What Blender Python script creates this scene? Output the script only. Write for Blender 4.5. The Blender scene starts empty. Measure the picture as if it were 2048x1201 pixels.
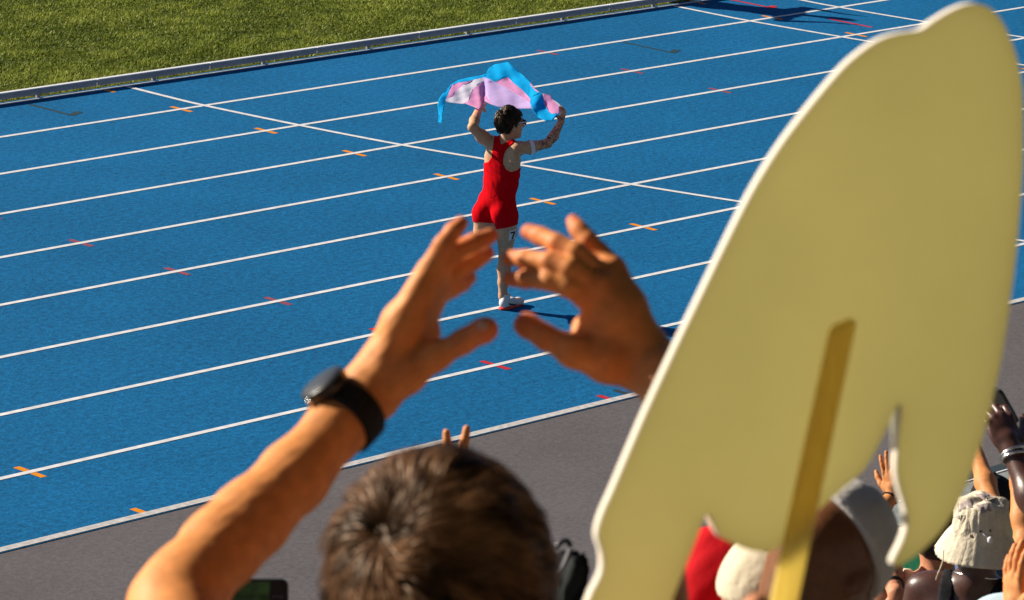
import bpy, bmesh, math, random
import numpy as np
from mathutils import Vector, Matrix
from mathutils.geometry import delaunay_2d_cdt
from mathutils.bvhtree import BVHTree

random.seed(7); RNG = np.random.default_rng(7)
scene = bpy.context.scene
COL = scene.collection
R = math.radians

# ------------------------------------------------------------------ camera
W0, H0, FPX = 2048.0, 1201.0, 8219.84
PITCH, YAW, ROLL = 0.24871, 0.81164, 0.04262
CAM = np.array([-23.180, -30.658, 8.2009])
_cp, _sp, _c, _s = math.cos(PITCH), math.sin(PITCH), math.cos(YAW), math.sin(YAW)
FW = np.array([_s*_cp, _c*_cp, -_sp])
_r = np.array([_c, -_s, 0.0]); _u = np.cross(_r, FW)
RT = math.cos(ROLL)*_r + math.sin(ROLL)*_u
UP = math.cos(ROLL)*_u - math.sin(ROLL)*_r
FH = np.array([_s, _c, 0.0]); RH = np.array([_c, -_s, 0.0]); Z = np.array([0, 0, 1.0])
cam_data = bpy.data.cameras.new('camera'); cam = bpy.data.objects.new('camera', cam_data); COL.objects.link(cam)
cam.matrix_world = Matrix(((RT[0], UP[0], -FW[0], CAM[0]), (RT[1], UP[1], -FW[1], CAM[1]), (RT[2], UP[2], -FW[2], CAM[2]), (0, 0, 0, 1)))
cam_data.sensor_width = 36.0; cam_data.lens = FPX/W0*36.0
cam_data.clip_start = 0.1; cam_data.clip_end = 3000.0
cam_data.dof.use_dof = True; cam_data.dof.focus_distance = 33.0; cam_data.dof.aperture_fstop = 21.0
scene.camera = cam

# ------------------------------------------------------------------ sky and sun
SUN_AZ = math.atan2(-0.386, 0.922); SUN_EL = R(28.0)
world = bpy.data.worlds.new('World'); scene.world = world; world.use_nodes = True
wn = world.node_tree; wn.nodes.clear()
wo = wn.nodes.new('ShaderNodeOutputWorld'); wb = wn.nodes.new('ShaderNodeBackground'); ws = wn.nodes.new('ShaderNodeTexSky')
ws.sky_type = 'NISHITA'; ws.sun_disc = False; ws.sun_elevation = SUN_EL; ws.sun_rotation = SUN_AZ; ws.air_density = 0.6; ws.dust_density = 0.2
wb.inputs['Strength'].default_value = 0.05
wn.links.new(ws.outputs[0], wb.inputs[0]); wn.links.new(wb.outputs[0], wo.inputs[0])
sun_d = bpy.data.lights.new('sun', 'SUN'); sun_d.energy = 5.0; sun_d.angle = R(0.5); sun_d.color = (1.0, 0.90, 0.75)
sun = bpy.data.objects.new('sun', sun_d); COL.objects.link(sun)
SUND = np.array([math.sin(SUN_AZ)*math.cos(SUN_EL), math.cos(SUN_AZ)*math.cos(SUN_EL), math.sin(SUN_EL)])
sun.rotation_euler = Vector(SUND).to_track_quat('Z', 'Y').to_euler()
sun.location = (-10, 20, 20)
scene.view_settings.view_transform = 'Standard'; scene.view_settings.look = 'None'
scene.view_settings.gamma = 1.0; scene.view_settings.use_curve_mapping = False
scene.view_settings.exposure = 0.75

# ------------------------------------------------------------------ helpers
def V(*a): return np.array(a, float)
def nrm(v):
    v = np.asarray(v, float); return v/np.linalg.norm(v)
def P(px, py, D):
    """a point seen at photo pixel (px,py), D metres from the camera along its axis"""
    return CAM + (FW + RT*((px-W0/2)/FPX) - UP*((py-H0/2)/FPX))*D
def ground(px, py, z=0.0):
    d = FW + RT*((px-W0/2)/FPX) - UP*((py-H0/2)/FPX)
    return CAM + d*((z-CAM[2])/d[2])
def plane_pt(px, py, p0, n):
    d = FW + RT*((px-W0/2)/FPX) - UP*((py-H0/2)/FPX)
    return CAM + d*(np.dot(np.asarray(p0)-CAM, n)/np.dot(d, n))
def proj(X):
    d = np.asarray(X) - CAM; z = d@FW
    return np.stack([W0/2+FPX*(d@RT)/z, H0/2-FPX*(d@UP)/z], -1)

def link(o, parent=None):
    COL.objects.link(o)
    if parent is not None: o.parent = parent
    return o
def mesh_np(name, verts, faces, mats, parent=None, smooth=True, matidx=None, attrs=None):
    """faces: (n,3) or (n,4) int array or list of lists"""
    me = bpy.data.meshes.new(name)
    verts = np.asarray(verts, np.float32)
    if isinstance(faces, np.ndarray):
        n, k = faces.shape
        me.vertices.add(len(verts)); me.vertices.foreach_set('co', verts.ravel())
        me.loops.add(n*k); me.loops.foreach_set('vertex_index', faces.astype(np.int32).ravel())
        me.polygons.add(n); me.polygons.foreach_set('loop_start', np.arange(0, n*k, k, dtype=np.int32))
        me.update(calc_edges=True)
    else:
        me.from_pydata([tuple(map(float, v)) for v in verts], [], [list(map(int, f)) for f in faces])
    if not isinstance(mats, (list, tuple)): mats = [mats]
    for m in mats: me.materials.append(m)
    if matidx is not None: me.polygons.foreach_set('material_index', np.asarray(matidx, np.int32))
    if smooth: me.polygons.foreach_set('use_smooth', np.ones(len(me.polygons), bool))
    if attrs:
        for an, av in attrs.items():
            a = me.attributes.new(an, 'FLOAT', 'POINT'); a.data.foreach_set('value', np.asarray(av, np.float32))
    me.validate(); me.update()
    return link(bpy.data.objects.new(name, me), parent)
def tag(o, label=None, cat=None, group=None, kind=None):
    if label: o['label'] = label
    if cat: o['category'] = cat
    if group: o['group'] = group
    if kind: o['kind'] = kind
    return o
def empty(name, loc=(0, 0, 0)):
    o = bpy.data.objects.new(name, None); o.location = loc; o.empty_display_size = 0.05; COL.objects.link(o)
    return o
def unparent_loc(thing, kids):
    """children were modelled in world space: cancel the Empty's offset"""
    for k in kids: k.matrix_parent_inverse = Matrix.Translation(-Vector(thing.location))
def finish(thing):
    for k in thing.children: k.matrix_parent_inverse = Matrix.Translation(-Vector(thing.location))

# ------------------------------------------------------------------ materials
def mat(name, base, rough=0.6, spec=0.3, var=0.0, vscale=20.0, bump=0.0, bscale=200.0, bdist=0.002, sss=0.0, sssr=(0.01, 0.004, 0.002),
        trans=0.0, metal=0.0, var2=None, detail=6.0, coat=0.0, stretch=None):
    m = bpy.data.materials.new(name); m.use_nodes = True
    nt = m.node_tree; N = nt.nodes; L = nt.links; b = N['Principled BSDF']
    b.inputs['Base Color'].default_value = (*base, 1); b.inputs['Roughness'].default_value = rough
    b.inputs['Specular IOR Level'].default_value = spec; b.inputs['Metallic'].default_value = metal
    b.inputs['Coat Weight'].default_value = coat
    if sss:
        b.inputs['Subsurface Weight'].default_value = sss; b.inputs['Subsurface Radius'].default_value = sssr
        b.inputs['Subsurface Scale'].default_value = 1.0
    tc = N.new('ShaderNodeTexCoord'); src = tc.outputs['Object']
    if stretch:
        mp = N.new('ShaderNodeMapping'); mp.inputs['Scale'].default_value = stretch; mp.inputs['Rotation'].default_value = (0, 0, 0)
        L.new(src, mp.inputs[0]); src = mp.outputs[0]
    if var:
        n = N.new('ShaderNodeTexNoise'); n.inputs['Scale'].default_value = vscale; n.inputs['Detail'].default_value = detail
        L.new(src, n.inputs['Vector'])
        r = N.new('ShaderNodeValToRGB'); lo = [max(0, c*(1-var)) for c in base]; hi = [min(1, c*(1+var)) for c in (var2 or base)]
        r.color_ramp.elements[0].position = 0.3; r.color_ramp.elements[1].position = 0.7
        r.color_ramp.elements[0].color = (*lo, 1); r.color_ramp.elements[1].color = (*hi, 1)
        L.new(n.outputs[0], r.inputs[0]); L.new(r.outputs[0], b.inputs['Base Color'])
    if bump:
        n2 = N.new('ShaderNodeTexNoise'); n2.inputs['Scale'].default_value = bscale; n2.inputs['Detail'].default_value = 3.0
        L.new(src, n2.inputs['Vector'])
        bp = N.new('ShaderNodeBump'); bp.inputs['Strength'].default_value = bump; bp.inputs['Distance'].default_value = bdist
        L.new(n2.outputs[0], bp.inputs['Height']); L.new(bp.outputs[0], b.inputs['Normal'])
    if trans:
        t = N.new('ShaderNodeBsdfTranslucent'); mx = N.new('ShaderNodeMixShader'); mx.inputs[0].default_value = trans
        src_c = b.inputs['Base Color'].links[0].from_socket if b.inputs['Base Color'].links else None
        if src_c: L.new(src_c, t.inputs[0])
        else: t.inputs[0].default_value = (*base, 1)
        out = N['Material Output']; L.new(b.outputs[0], mx.inputs[1]); L.new(t.outputs[0], mx.inputs[2]); L.new(mx.outputs[0], out.inputs[0])
    return m
def skin_mat(name, base, rough=0.55, spec=0.22, tattoo=False, flush=False):
    m = mat(name, base, rough, spec, var=0.16, vscale=60, bump=0.3, bscale=420, bdist=0.0012, sss=0.12, sssr=(0.010, 0.0032, 0.0014))
    if flush:
        N = m.node_tree.nodes; L = m.node_tree.links; b = N['Principled BSDF']; src = b.inputs['Base Color'].links[0].from_socket
        at = N.new('ShaderNodeAttribute'); at.attribute_name = 'flush'; mx = N.new('ShaderNodeMixRGB'); mx.inputs[2].default_value = (0.66, 0.155, 0.075, 1)
        L.new(at.outputs['Fac'], mx.inputs[0]); L.new(src, mx.inputs[1]); L.new(mx.outputs[0], b.inputs['Base Color'])
    if tattoo:
        nt = m.node_tree; N = nt.nodes; L = nt.links; b = N['Principled BSDF']
        src = b.inputs['Base Color'].links[0].from_socket
        at = N.new('ShaderNodeAttribute'); at.attribute_name = 'ink'
        tc = N.new('ShaderNodeTexCoord'); n = N.new('ShaderNodeTexNoise'); n.inputs['Scale'].default_value = 34; n.inputs['Detail'].default_value = 3
        n.inputs['Distortion'].default_value = 2.0
        L.new(tc.outputs['Object'], n.inputs['Vector'])
        r = N.new('ShaderNodeValToRGB'); r.color_ramp.elements[0].position = 0.47; r.color_ramp.elements[1].position = 0.56
        L.new(n.outputs[0], r.inputs[0])
        mm = N.new('ShaderNodeMath'); mm.operation = 'MULTIPLY'; L.new(at.outputs['Fac'], mm.inputs[0]); L.new(r.outputs[0], mm.inputs[1])
        mm2 = N.new('ShaderNodeMath'); mm2.operation = 'MULTIPLY'; mm2.inputs[1].default_value = 0.85; L.new(mm.outputs[0], mm2.inputs[0])
        mx = N.new('ShaderNodeMixRGB'); mx.inputs[2].default_value = (0.03, 0.03, 0.03, 1)
        L.new(mm2.outputs[0], mx.inputs[0]); L.new(src, mx.inputs[1]); L.new(mx.outputs[0], b.inputs['Base Color'])
    return m
M = {}
def granular(name, base, amp, s1, s2, bump=0.4, low=0.06):
    m = bpy.data.materials.new(name); m.use_nodes = True; N = m.node_tree.nodes; L = m.node_tree.links; b = N['Principled BSDF']
    b.inputs['Roughness'].default_value = 0.95; b.inputs['Specular IOR Level'].default_value = 0.06
    tc = N.new('ShaderNodeTexCoord'); acc = None
    for sc, am, dt in ((s1, amp, 2.0), (s2, amp*0.7, 1.0), (1.1, low, 3.0), (0.25, low, 2.0)):
        n = N.new('ShaderNodeTexNoise'); n.inputs['Scale'].default_value = sc; n.inputs['Detail'].default_value = dt; n.inputs['Roughness'].default_value = 0.6
        L.new(tc.outputs['Object'], n.inputs['Vector'])
        a = N.new('ShaderNodeMath'); a.operation = 'SUBTRACT'; L.new(n.outputs[0], a.inputs[0]); a.inputs[1].default_value = 0.5
        k = N.new('ShaderNodeMath'); k.operation = 'MULTIPLY'; L.new(a.outputs[0], k.inputs[0]); k.inputs[1].default_value = am*3.2
        if acc is None: acc = k.outputs[0]
        else:
            q = N.new('ShaderNodeMath'); q.operation = 'ADD'; L.new(acc, q.inputs[0]); L.new(k.outputs[0], q.inputs[1]); acc = q.outputs[0]
    o = N.new('ShaderNodeMath'); o.operation = 'ADD'; L.new(acc, o.inputs[0]); o.inputs[1].default_value = 1.0
    v = N.new('ShaderNodeVectorMath'); v.operation = 'SCALE'; v.inputs[0].default_value = base; L.new(o.outputs[0], v.inputs['Scale']); L.new(v.outputs[0], b.inputs['Base Color'])
    bp = N.new('ShaderNodeBump'); bp.inputs['Strength'].default_value = bump; bp.inputs['Distance'].default_value = 0.01; L.new(acc, bp.inputs['Height']); L.new(bp.outputs[0], b.inputs['Normal'])
    return m
M['track'] = granular('track_blue', (0.006, 0.112, 0.272), 0.34, 17, 40, 0.4, 0.10)
M['paint'] = mat('line_paint', (0.64, 0.64, 0.66), 0.8, 0.1, var=0.16, vscale=14)
M['edgepaint'] = mat('edge_paint', (0.50, 0.48, 0.47), 0.6, 0.3, var=0.22, vscale=22)
M['orange'] = mat('orange_paint', (0.70, 0.24, 0.006), 0.8, 0.1, var=0.1, vscale=30)
M['red'] = mat('red_paint', (0.46, 0.02, 0.03), 0.8, 0.1, var=0.3, vscale=25)
M['redfade'] = mat('faded_red_paint', (0.25, 0.045, 0.07), 0.8, 0.3, var=0.3, vscale=25)
M['dkpaint'] = mat('dark_green_paint', (0.008, 0.040, 0.062), 0.7, 0.3, var=0.2, vscale=25)
M['blackpaint'] = mat('black_paint', (0.02, 0.03, 0.03), 0.7, 0.3)
M['pave'] = granular('grey_pavement', (0.114, 0.106, 0.114), 0.17, 20, 44, 0.35, 0.10)
M['soil'] = mat('turf_soil', (0.085, 0.092, 0.014), 0.9, 0.1, var=0.35, vscale=2.2)
M['blade'] = None
M['kerbshade'] = mat('kerb_face_shade', (0.36, 0.37, 0.40), 0.5, 0.3, var=0.08, vscale=8)  # shade on the white rail's front put into a greyer colour
M['alu'] = mat('kerb_white', (0.78, 0.78, 0.80), 0.45, 0.4, var=0.06, vscale=8)  # rail white, brightened for the sunlit top; drain edge uses it too
M['drain'] = mat('drain_grate', (0.03, 0.045, 0.05), 0.6, 0.3)
M['concrete'] = mat('concrete', (0.23, 0.25, 0.25), 0.85, 0.2, var=0.14, vscale=14, bump=0.3, bscale=120)
M['beige'] = mat('kerb_beige', (0.38, 0.34, 0.27), 0.85, 0.2, var=0.2, vscale=20, bump=0.4, bscale=90)
M['green'] = mat('green_carpet', (0.010, 0.105, 0.05), 0.9, 0.1, var=0.3, vscale=40, bump=0.5, bscale=150, bdist=0.006)
M['terrace'] = mat('terrace_concrete', (0.11, 0.105, 0.10), 0.85, 0.2, var=0.15, vscale=6, bump=0.3, bscale=60)
M['groundm'] = mat('far_ground', (0.16, 0.15, 0.13), 0.9, 0.1, var=0.2, vscale=0.6)

# ------------------------------------------------------------------ signed-distance modelling
def smin(a, b, k):
    h = np.clip(0.5+0.5*(b-a)/k, 0, 1)
    return b+(a-b)*h-k*h*(1-h)
class Body:
    """union of round cones and ellipsoids, meshed as ONE continuous surface"""
    def __init__(s, k=0.02): s.p = []; s.k = k; s.cuts = []
    def cone(s, a, b, ra, rb=None, k=None):
        s.p.append(('c', np.asarray(a, float), np.asarray(b, float), ra, ra if rb is None else rb, k or s.k)); return s
    def chain(s, pts, rad, k=None):
        for i in range(len(pts)-1): s.cone(pts[i], pts[i+1], rad[i], rad[i+1], k)
        return s
    def ell(s, c, ax, rad, k=None):
        s.p.append(('e', np.asarray(c, float), np.asarray(ax, float), np.asarray(rad, float), None, k or s.k)); return s
    def grow(s, g):
        b = Body(s.k)
        for q in s.p:
            if q[0] == 'c': b.p.append(('c', q[1], q[2], q[3]+g, q[4]+g, q[5]))
            else: b.p.append(('e', q[1], q[2], q[3]+g, None, q[5]))
        return b
    def bounds(s):
        lo, hi = [], []
        for q in s.p:
            if q[0] == 'c':
                r = max(q[3], q[4]); lo.append(np.minimum(q[1], q[2])-r); hi.append(np.maximum(q[1], q[2])+r)
            else:
                r = q[3].max(); lo.append(q[1]-r); hi.append(q[1]+r)
        return np.min(lo, 0), np.max(hi, 0)
    def field(s, h):
        lo, hi = s.bounds(); lo = lo-3*h; n = np.ceil((hi+3*h-lo)/h).astype(int)+1
        D = np.full(n, 1.0, np.float32)
        ax = [lo[i]+h*np.arange(n[i]) for i in range(3)]
        for q in s.p:
            if q[0] == 'c': r = max(q[3], q[4]); a = np.minimum(q[1], q[2])-r; b = np.maximum(q[1], q[2])+r
            else: r = q[3].max(); a = q[1]-r; b = q[1]+r
            m = q[5]+2.5*h
            i0 = np.maximum(np.floor((a-m-lo)/h).astype(int), 0); i1 = np.minimum(np.ceil((b+m-lo)/h).astype(int)+1, n)
            X = ax[0][i0[0]:i1[0], None, None]; Y = ax[1][None, i0[1]:i1[1], None]; Zz = ax[2][None, None, i0[2]:i1[2]]
            if q[0] == 'c':
                d = q[2]-q[1]; l2 = max(d@d, 1e-12)
                x, y, z = X-q[1][0], Y-q[1][1], Zz-q[1][2]
                t = np.clip((x*d[0]+y*d[1]+z*d[2])/l2, 0, 1)
                f = np.sqrt((x-t*d[0])**2+(y-t*d[1])**2+(z-t*d[2])**2)-(q[3]+(q[4]-q[3])*t)
            else:
                x, y, z = X-q[1][0], Y-q[1][1], Zz-q[1][2]; A = q[2]; rr = q[3]
                l = [(x*A[i][0]+y*A[i][1]+z*A[i][2]) for i in range(3)]
                k0 = np.sqrt(sum((l[i]/rr[i])**2 for i in range(3))); k1 = np.sqrt(sum((l[i]/rr[i]**2)**2 for i in range(3)))+1e-9
                f = k0*(k0-1)/k1
            sl = tuple(slice(i0[i], i1[i]) for i in range(3))
            D[sl] = smin(D[sl], f.astype(np.float32), q[5])
        return D, lo, ax
    def verts(s, h, clip=None, noise=None):
        D, lo, ax = s.field(h)
        if noise is not None or clip is not None:
            X, Y, Zz = np.meshgrid(*ax, indexing='ij')
            Q = np.stack([X, Y, Zz], -1)
            if noise is not None: D = D+noise(Q)
            if clip is not None: D = np.maximum(D, clip(Q))
        return surface_nets(D, lo, h)
    def build(s, name, m, parent, h=0.008, clip=None, noise=None, attrs=None):
        v, f = s.verts(h, clip, noise)
        return mesh_np(name, v, f, m, parent, attrs=attrs(v) if attrs else None)
def surface_nets(D, lo, h):
    D = np.pad(D, 1, constant_values=1.0); lo = lo-h
    S = D < 0
    nx, ny, nz = (i-1 for i in D.shape)
    def sub(A, o): return A[o[0]:o[0]+nx, o[1]:o[1]+ny, o[2]:o[2]+nz]
    cs = [(i, j, k) for i in (0, 1) for j in (0, 1) for k in (0, 1)]
    cnt = sum(sub(S, o).astype(np.int8) for o in cs)
    act = np.argwhere((cnt > 0) & (cnt < 8))
    idx = np.full((nx, ny, nz), -1, np.int64); idx[act[:, 0], act[:, 1], act[:, 2]] = np.arange(len(act))
    acc = np.zeros((len(act), 3)); num = np.zeros(len(act))
    for a in cs:
        for axs in range(3):
            if a[axs]: continue
            b = list(a); b[axs] = 1
            da = D[act[:, 0]+a[0], act[:, 1]+a[1], act[:, 2]+a[2]].astype(float); db = D[act[:, 0]+b[0], act[:, 1]+b[1], act[:, 2]+b[2]].astype(float)
            m = (da < 0) != (db < 0)
            t = np.where(m, da/np.where(m, da-db, 1), 0)
            p = np.tile(np.array(a, float), (len(act), 1)); p[:, axs] += t
            acc[m] += p[m]; num[m] += 1
    verts = lo+h*(act+acc/num[:, None])
    F = []
    for axs in range(3):
        o = [0, 0, 0]; o[axs] = 1
        A = S[tuple(slice(0, S.shape[i]-(1 if i == axs else 0)) for i in range(3))]
        B = S[tuple(slice(1 if i == axs else 0, S.shape[i]) for i in range(3))]
        e = np.argwhere(A != B); u, w = (axs+1) % 3, (axs+2) % 3
        e = e[(e[:, u] > 0) & (e[:, w] > 0) & (e[:, u] < [nx, ny, nz][u]) & (e[:, w] < [nx, ny, nz][w])]
        def at(du, dw):
            q = e.copy(); q[:, u] += du; q[:, w] += dw
            return idx[q[:, 0], q[:, 1], q[:, 2]]
        quad = np.stack([at(-1, -1), at(0, -1), at(0, 0), at(-1, 0)], 1)
        flip = ~A[e[:, 0], e[:, 1], e[:, 2]]
        quad[flip] = quad[flip][:, ::-1]
        F.append(quad)
    return verts, np.concatenate(F)
def polysdf(q, poly):
    """signed distance (negative inside) of 2-d points to a polygon"""
    poly = np.asarray(poly, float); d = np.full(q.shape[:-1], 1e9); ins = np.zeros(q.shape[:-1], bool)
    for i in range(len(poly)):
        a = poly[i]; b = poly[i-1]; e = b-a; w = q-a
        t = np.clip((w@e)/(e@e), 0, 1); dd = w-t[..., None]*e; d = np.minimum(d, (dd**2).sum(-1))
        c = ((a[1] > q[..., 1]) != (b[1] > q[..., 1])) & (q[..., 0] < (b[0]-a[0])*(q[..., 1]-a[1])/np.where(b[1] == a[1], 1e-9, b[1]-a[1])+a[0])
        ins ^= c
    d = np.sqrt(d); return np.where(ins, -d, d)
def vnoise(Q, sc, seed=0):
    """cheap smooth pseudo-noise in [-1,1]"""
    r = np.random.default_rng(seed); o = 0
    for i in range(5):
        w = r.normal(size=3); w = w/np.linalg.norm(w)*sc*(0.7+0.5*i); o = o+np.sin(Q@w+r.uniform(0, 6.28))
    return o/5
def bvh(o):
    me = o.data
    return BVHTree.FromPolygons([v.co for v in me.vertices], [p.vertices for p in me.polygons])
def drape(tree, px, py, off):
    """first hit on a surface along the direction the photograph looks at it, lifted by off"""
    d = Vector(nrm(P(px, py, 1.0)-CAM)); h = tree.ray_cast(Vector(CAM), d)
    if h[0] is None: return None
    n = h[1] if h[1].dot(d) < 0 else -h[1]
    return np.array(h[0]+n*off)
def decal(name, tree, poly, m, parent, off=0.0015, step=None, back=0.0):
    """a thin patch lying on a curved surface"""
    poly = np.asarray(poly, float); lo, hi = poly.min(0), poly.max(0); st = step or max(hi-lo)/8
    pts = [tuple(p) for p in poly]; n = len(pts)
    for x in np.arange(lo[0], hi[0], st):
        for y in np.arange(lo[1], hi[1], st):
            if polysdf(np.array([[x, y]]), poly)[0] < -0.35*st: pts.append((x, y))
    r = delaunay_2d_cdt([Vector(p) for p in pts], [(i, (i+1) % n) for i in range(n)], [], 1, 1e-5)
    vs = []
    for p in r[0]:
        q = drape(tree, p[0], p[1], off); vs.append(q)
    ok = [v for v in vs if v is not None]
    if not ok: return None
    vs = [v if v is not None else ok[0] for v in vs]
    fs = [list(f) for f in r[2]]
    return mesh_np(name, vs, fs, m, parent, smooth=True)

def box(name, lo, hi, m, parent=None, bev=0.0):
    bm = bmesh.new(); bmesh.ops.create_cube(bm, size=1.0)
    lo, hi = np.asarray(lo, float), np.asarray(hi, float)
    for v in bm.verts: v.co = Vector((lo+hi)/2)+Vector([(hi-lo)[i]*v.co[i] for i in range(3)])
    if bev: bmesh.ops.bevel(bm, geom=bm.edges[:], offset=bev, segments=2, affect='EDGES', profile=0.5)
    me = bpy.data.meshes.new(name); bm.to_mesh(me); bm.free(); me.materials.append(m)
    return link(bpy.data.objects.new(name, me), parent)
def sheet(name, pts, m, parent=None, kind=None):
    o = mesh_np(name, pts, [list(range(len(pts)))], m, parent, smooth=False)
    if kind: o['kind'] = kind
    return o
def tube(pts, rad, n=8, closed=False):
    pts = [np.asarray(p, float) for p in pts]; vs, fs = [], []
    for i, p in enumerate(pts):
        a = pts[max(i-1, 0)] if not closed else pts[i-1]; b = pts[min(i+1, len(pts)-1)] if not closed else pts[(i+1) % len(pts)]
        t = nrm(b-a); x = np.cross(t, [0.13, 0.2, 0.97]); x = nrm(x); y = np.cross(t, x); r = rad[i] if hasattr(rad, '__len__') else rad
        for j in range(n):
            an = 2*math.pi*j/n; vs.append(p+r*(math.cos(an)*x+math.sin(an)*y))
    m = len(pts)
    for i in range(m if closed else m-1):
        for j in range(n):
            a = i*n+j; b = i*n+(j+1) % n; c = ((i+1) % m)*n+(j+1) % n; d = ((i+1) % m)*n+j; fs.append([a, b, c, d])
    if not closed: fs.append(list(range(n))[::-1]); fs.append([(m-1)*n+j for j in range(n)])
    return vs, fs
def spline(pts, n):
    pts = np.asarray(pts, float); P4 = np.vstack([2*pts[0]-pts[1], pts, 2*pts[-1]-pts[-2]]); out = []
    for i in range(1, len(P4)-2):
        for t in np.linspace(0, 1, n, endpoint=False):
            p0, p1, p2, p3 = P4[i-1:i+3]
            out.append(0.5*(2*p1+(p2-p0)*t+(2*p0-5*p1+4*p2-p3)*t*t+(3*p1-p0-3*p2+p3)*t**3))
    out.append(pts[-1]); return np.array(out)

# ================================================================== the setting
LANE = 1.22; X0, X1 = -45.0, 60.0
sheet('ground', [(-400, -400, -0.02), (400, -400, -0.02), (400, 400, -0.02), (-400, 400, -0.02)], M['groundm'], kind='structure')
infield = sheet('infield', [(X0, 0.02, 0.0), (X1, 0.02, 0.0), (X1, 60, 0.0), (X0, 60, 0.0)], M['soil'], kind='structure')
track = sheet('running_track', [(X0, -11.03, 0.0), (X1, -11.03, 0.0), (X1, 0.02, 0.0), (X0, 0.02, 0.0)], M['track'], kind='structure')
def strip(name, pts, w, m, z, parent):
    """flat painted strip of width w along a ground polyline"""
    pts = [V(p[0], p[1], 0) for p in pts]; vs = []; fs = []
    for i, p in enumerate(pts):
        a = pts[max(i-1, 0)]; b = pts[min(i+1, len(pts)-1)]; t = nrm(b-a); nn = V(-t[1], t[0], 0)*w/2
        vs += [p+nn+V(0, 0, z), p-nn+V(0, 0, z)]
    for i in range(len(pts)-1): fs.append([2*i, 2*i+1, 2*i+3, 2*i+2])
    return mesh_np(name, vs, fs, m, parent, smooth=False)
for k in range(1, 10):
    strip('lane_line', [(X0, -LANE*k), (X1, -LANE*k)], 0.055 if k < 9 else 0.075, M['paint'] if k < 9 else M['edgepaint'], 0.003, track)
strip('lane_line', [(X0, -0.055), (X1, -0.055)], 0.05, M['paint'], 0.003, track)
CURVE = [(-0.09, 0.0), (-0.7, 0.0), (-1.25, 0.02), (-2.43, 0.15), (-3.63, 0.335), (-4.5, 0.53), (-5.09, 0.67), (-6.09, 0.885), (-7.2, 1.185), (-8.4, 1.58), (-9.65, 2.06), (-10.99, 2.62)]
CV = spline(CURVE, 6)
for x in (3.326, 11.5, 13.06):
    strip('curved_start_line', [(x+d, y) for y, d in CV], 0.06, M['paint'], 0.0045, track)
def cross_mark(x, k, m, ln=0.30, z=0.0015):
    y = -LANE*k; a, b = y-ln/2, y+ln/2
    if k == 0: a, b = -0.22, -0.085
    if k == 9: a = y+0.04
    strip('lane_mark', [(x, a), (x, b)], 0.055, m, z, track)
for x in (3.046, 11.908, -5.872): [cross_mark(x, k, M['orange']) for k in range(0, 10)]
for x in (-1.309, 8.231):
    for k in range(1, 10): cross_mark(x, k, M['redfade'] if (x > 0 or k < 7) else M['red'])
def hook(x, y0, y1, m, hk=0.17):
    strip('hook_mark', [(x, y0), (x, y1)], 0.05, m, 0.0015, track)
    if hk: strip('hook_mark', [(x-0.02, y1-0.02), (x+hk, y1+0.07)], 0.085, m, 0.0022, track)
hook(1.98, -0.2, -0.82, M['dkpaint']); hook(9.36, -1.29, -1.98, M['dkpaint'])
hook(12.38, -0.12, -0.80, M['red'], 0.12); hook(12.41, -1.64, -2.25, M['red'], 0); hook(-1.10, -10.80, -10.94, M['blackpaint'], 0)
# kerb rail: aluminium segments on feet, a little above the painted line
kerb = empty('kerb_rail', (3.0, 0.0, 0.0)); tag(kerb, 'low white aluminium kerb rail between grass and blue track', 'kerb')
seg = None; SEG = 1.5
for i in range(int((X1-X0)/SEG)):
    xs = X0+i*SEG
    if xs < -14 or xs > 30: continue
    if seg is None:
        seg = box('rail_segment', (0.004, -0.014, 0.034), (SEG-0.004, 0.014, 0.090), M['kerbshade'], kerb, 0.004)
        top = box('rail_top_lit', (0.003, -0.020, 0.0905), (SEG-0.003, 0.036, 0.102), M['alu'], kerb, 0.004)  # brighter strip painting in sunlight along the rail's top
        foot = box('foot', (-0.02, -0.012, 0.0), (0.02, 0.012, 0.0335), M['kerbshade'], kerb)
        s2, f2, t2 = seg, foot, top
    else:
        s2 = seg.copy(); f2 = foot.copy(); t2 = top.copy(); link(s2, kerb); link(f2, kerb); link(t2, kerb)
    s2.location = (xs, 0, 0); t2.location = (xs, 0, 0); f2.location = (xs+SEG/2, 0, 0)
finish(kerb)
# apron and front of the stand
sheet('pavement', [(X0, -13.84, -0.004), (X1, -13.84, -0.004), (X1, -11.03, -0.004), (X0, -11.03, -0.004)], M['pave'], kind='structure')
dr = box('drain_channel', (X0, -13.97, -0.05), (X1, -13.84, 0.0), M['drain']); dr['kind'] = 'structure'
box('drain_edge', (X0, -13.985, -0.05), (X1, -13.971, 0.012), M['alu'], dr)
dr2 = box('concrete_strip', (X0, -14.33, -0.1), (X1, -13.985, 0.006), M['concrete']); dr2['kind'] = 'structure'
st2 = box('drain_slot', (X0, -14.40, -0.1), (X1, -14.33, -0.015), M['drain']); st2['kind'] = 'structure'
for i in range(60):
    x = -25+i*1.0
    o = box('kerbstone', (x+0.004, -14.55, -0.1), (x+0.996, -14.401, 0.03), M['beige'], st2, 0.008)
gw = sheet('walkway', [(X0, -17.2, -0.002), (X1, -17.2, -0.002), (X1, -14.55, -0.002), (X0, -14.55, -0.002)], M['green'], kind='structure')
RISE, TREAD, Y_FRONT = 0.38, 0.80, -17.2
def floor_at(y):
    if y > Y_FRONT: return 0.0
    return 0.40+RISE*int((Y_FRONT-y)/TREAD)
vs, fs = [], []
prof = [(Y_FRONT, -0.05)]
for k in range(19):
    z = 0.40+RISE*k; prof += [(Y_FRONT-TREAD*k, z), (Y_FRONT-TREAD*(k+1), z)]
prof += [(Y_FRONT-TREAD*19, -0.05)]
for x in (-40.0, 40.0): vs += [(x, y, z) for y, z in prof]
n = len(prof)
for i in range(n-1): fs.append([i, i+1, n+i+1, n+i])
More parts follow.
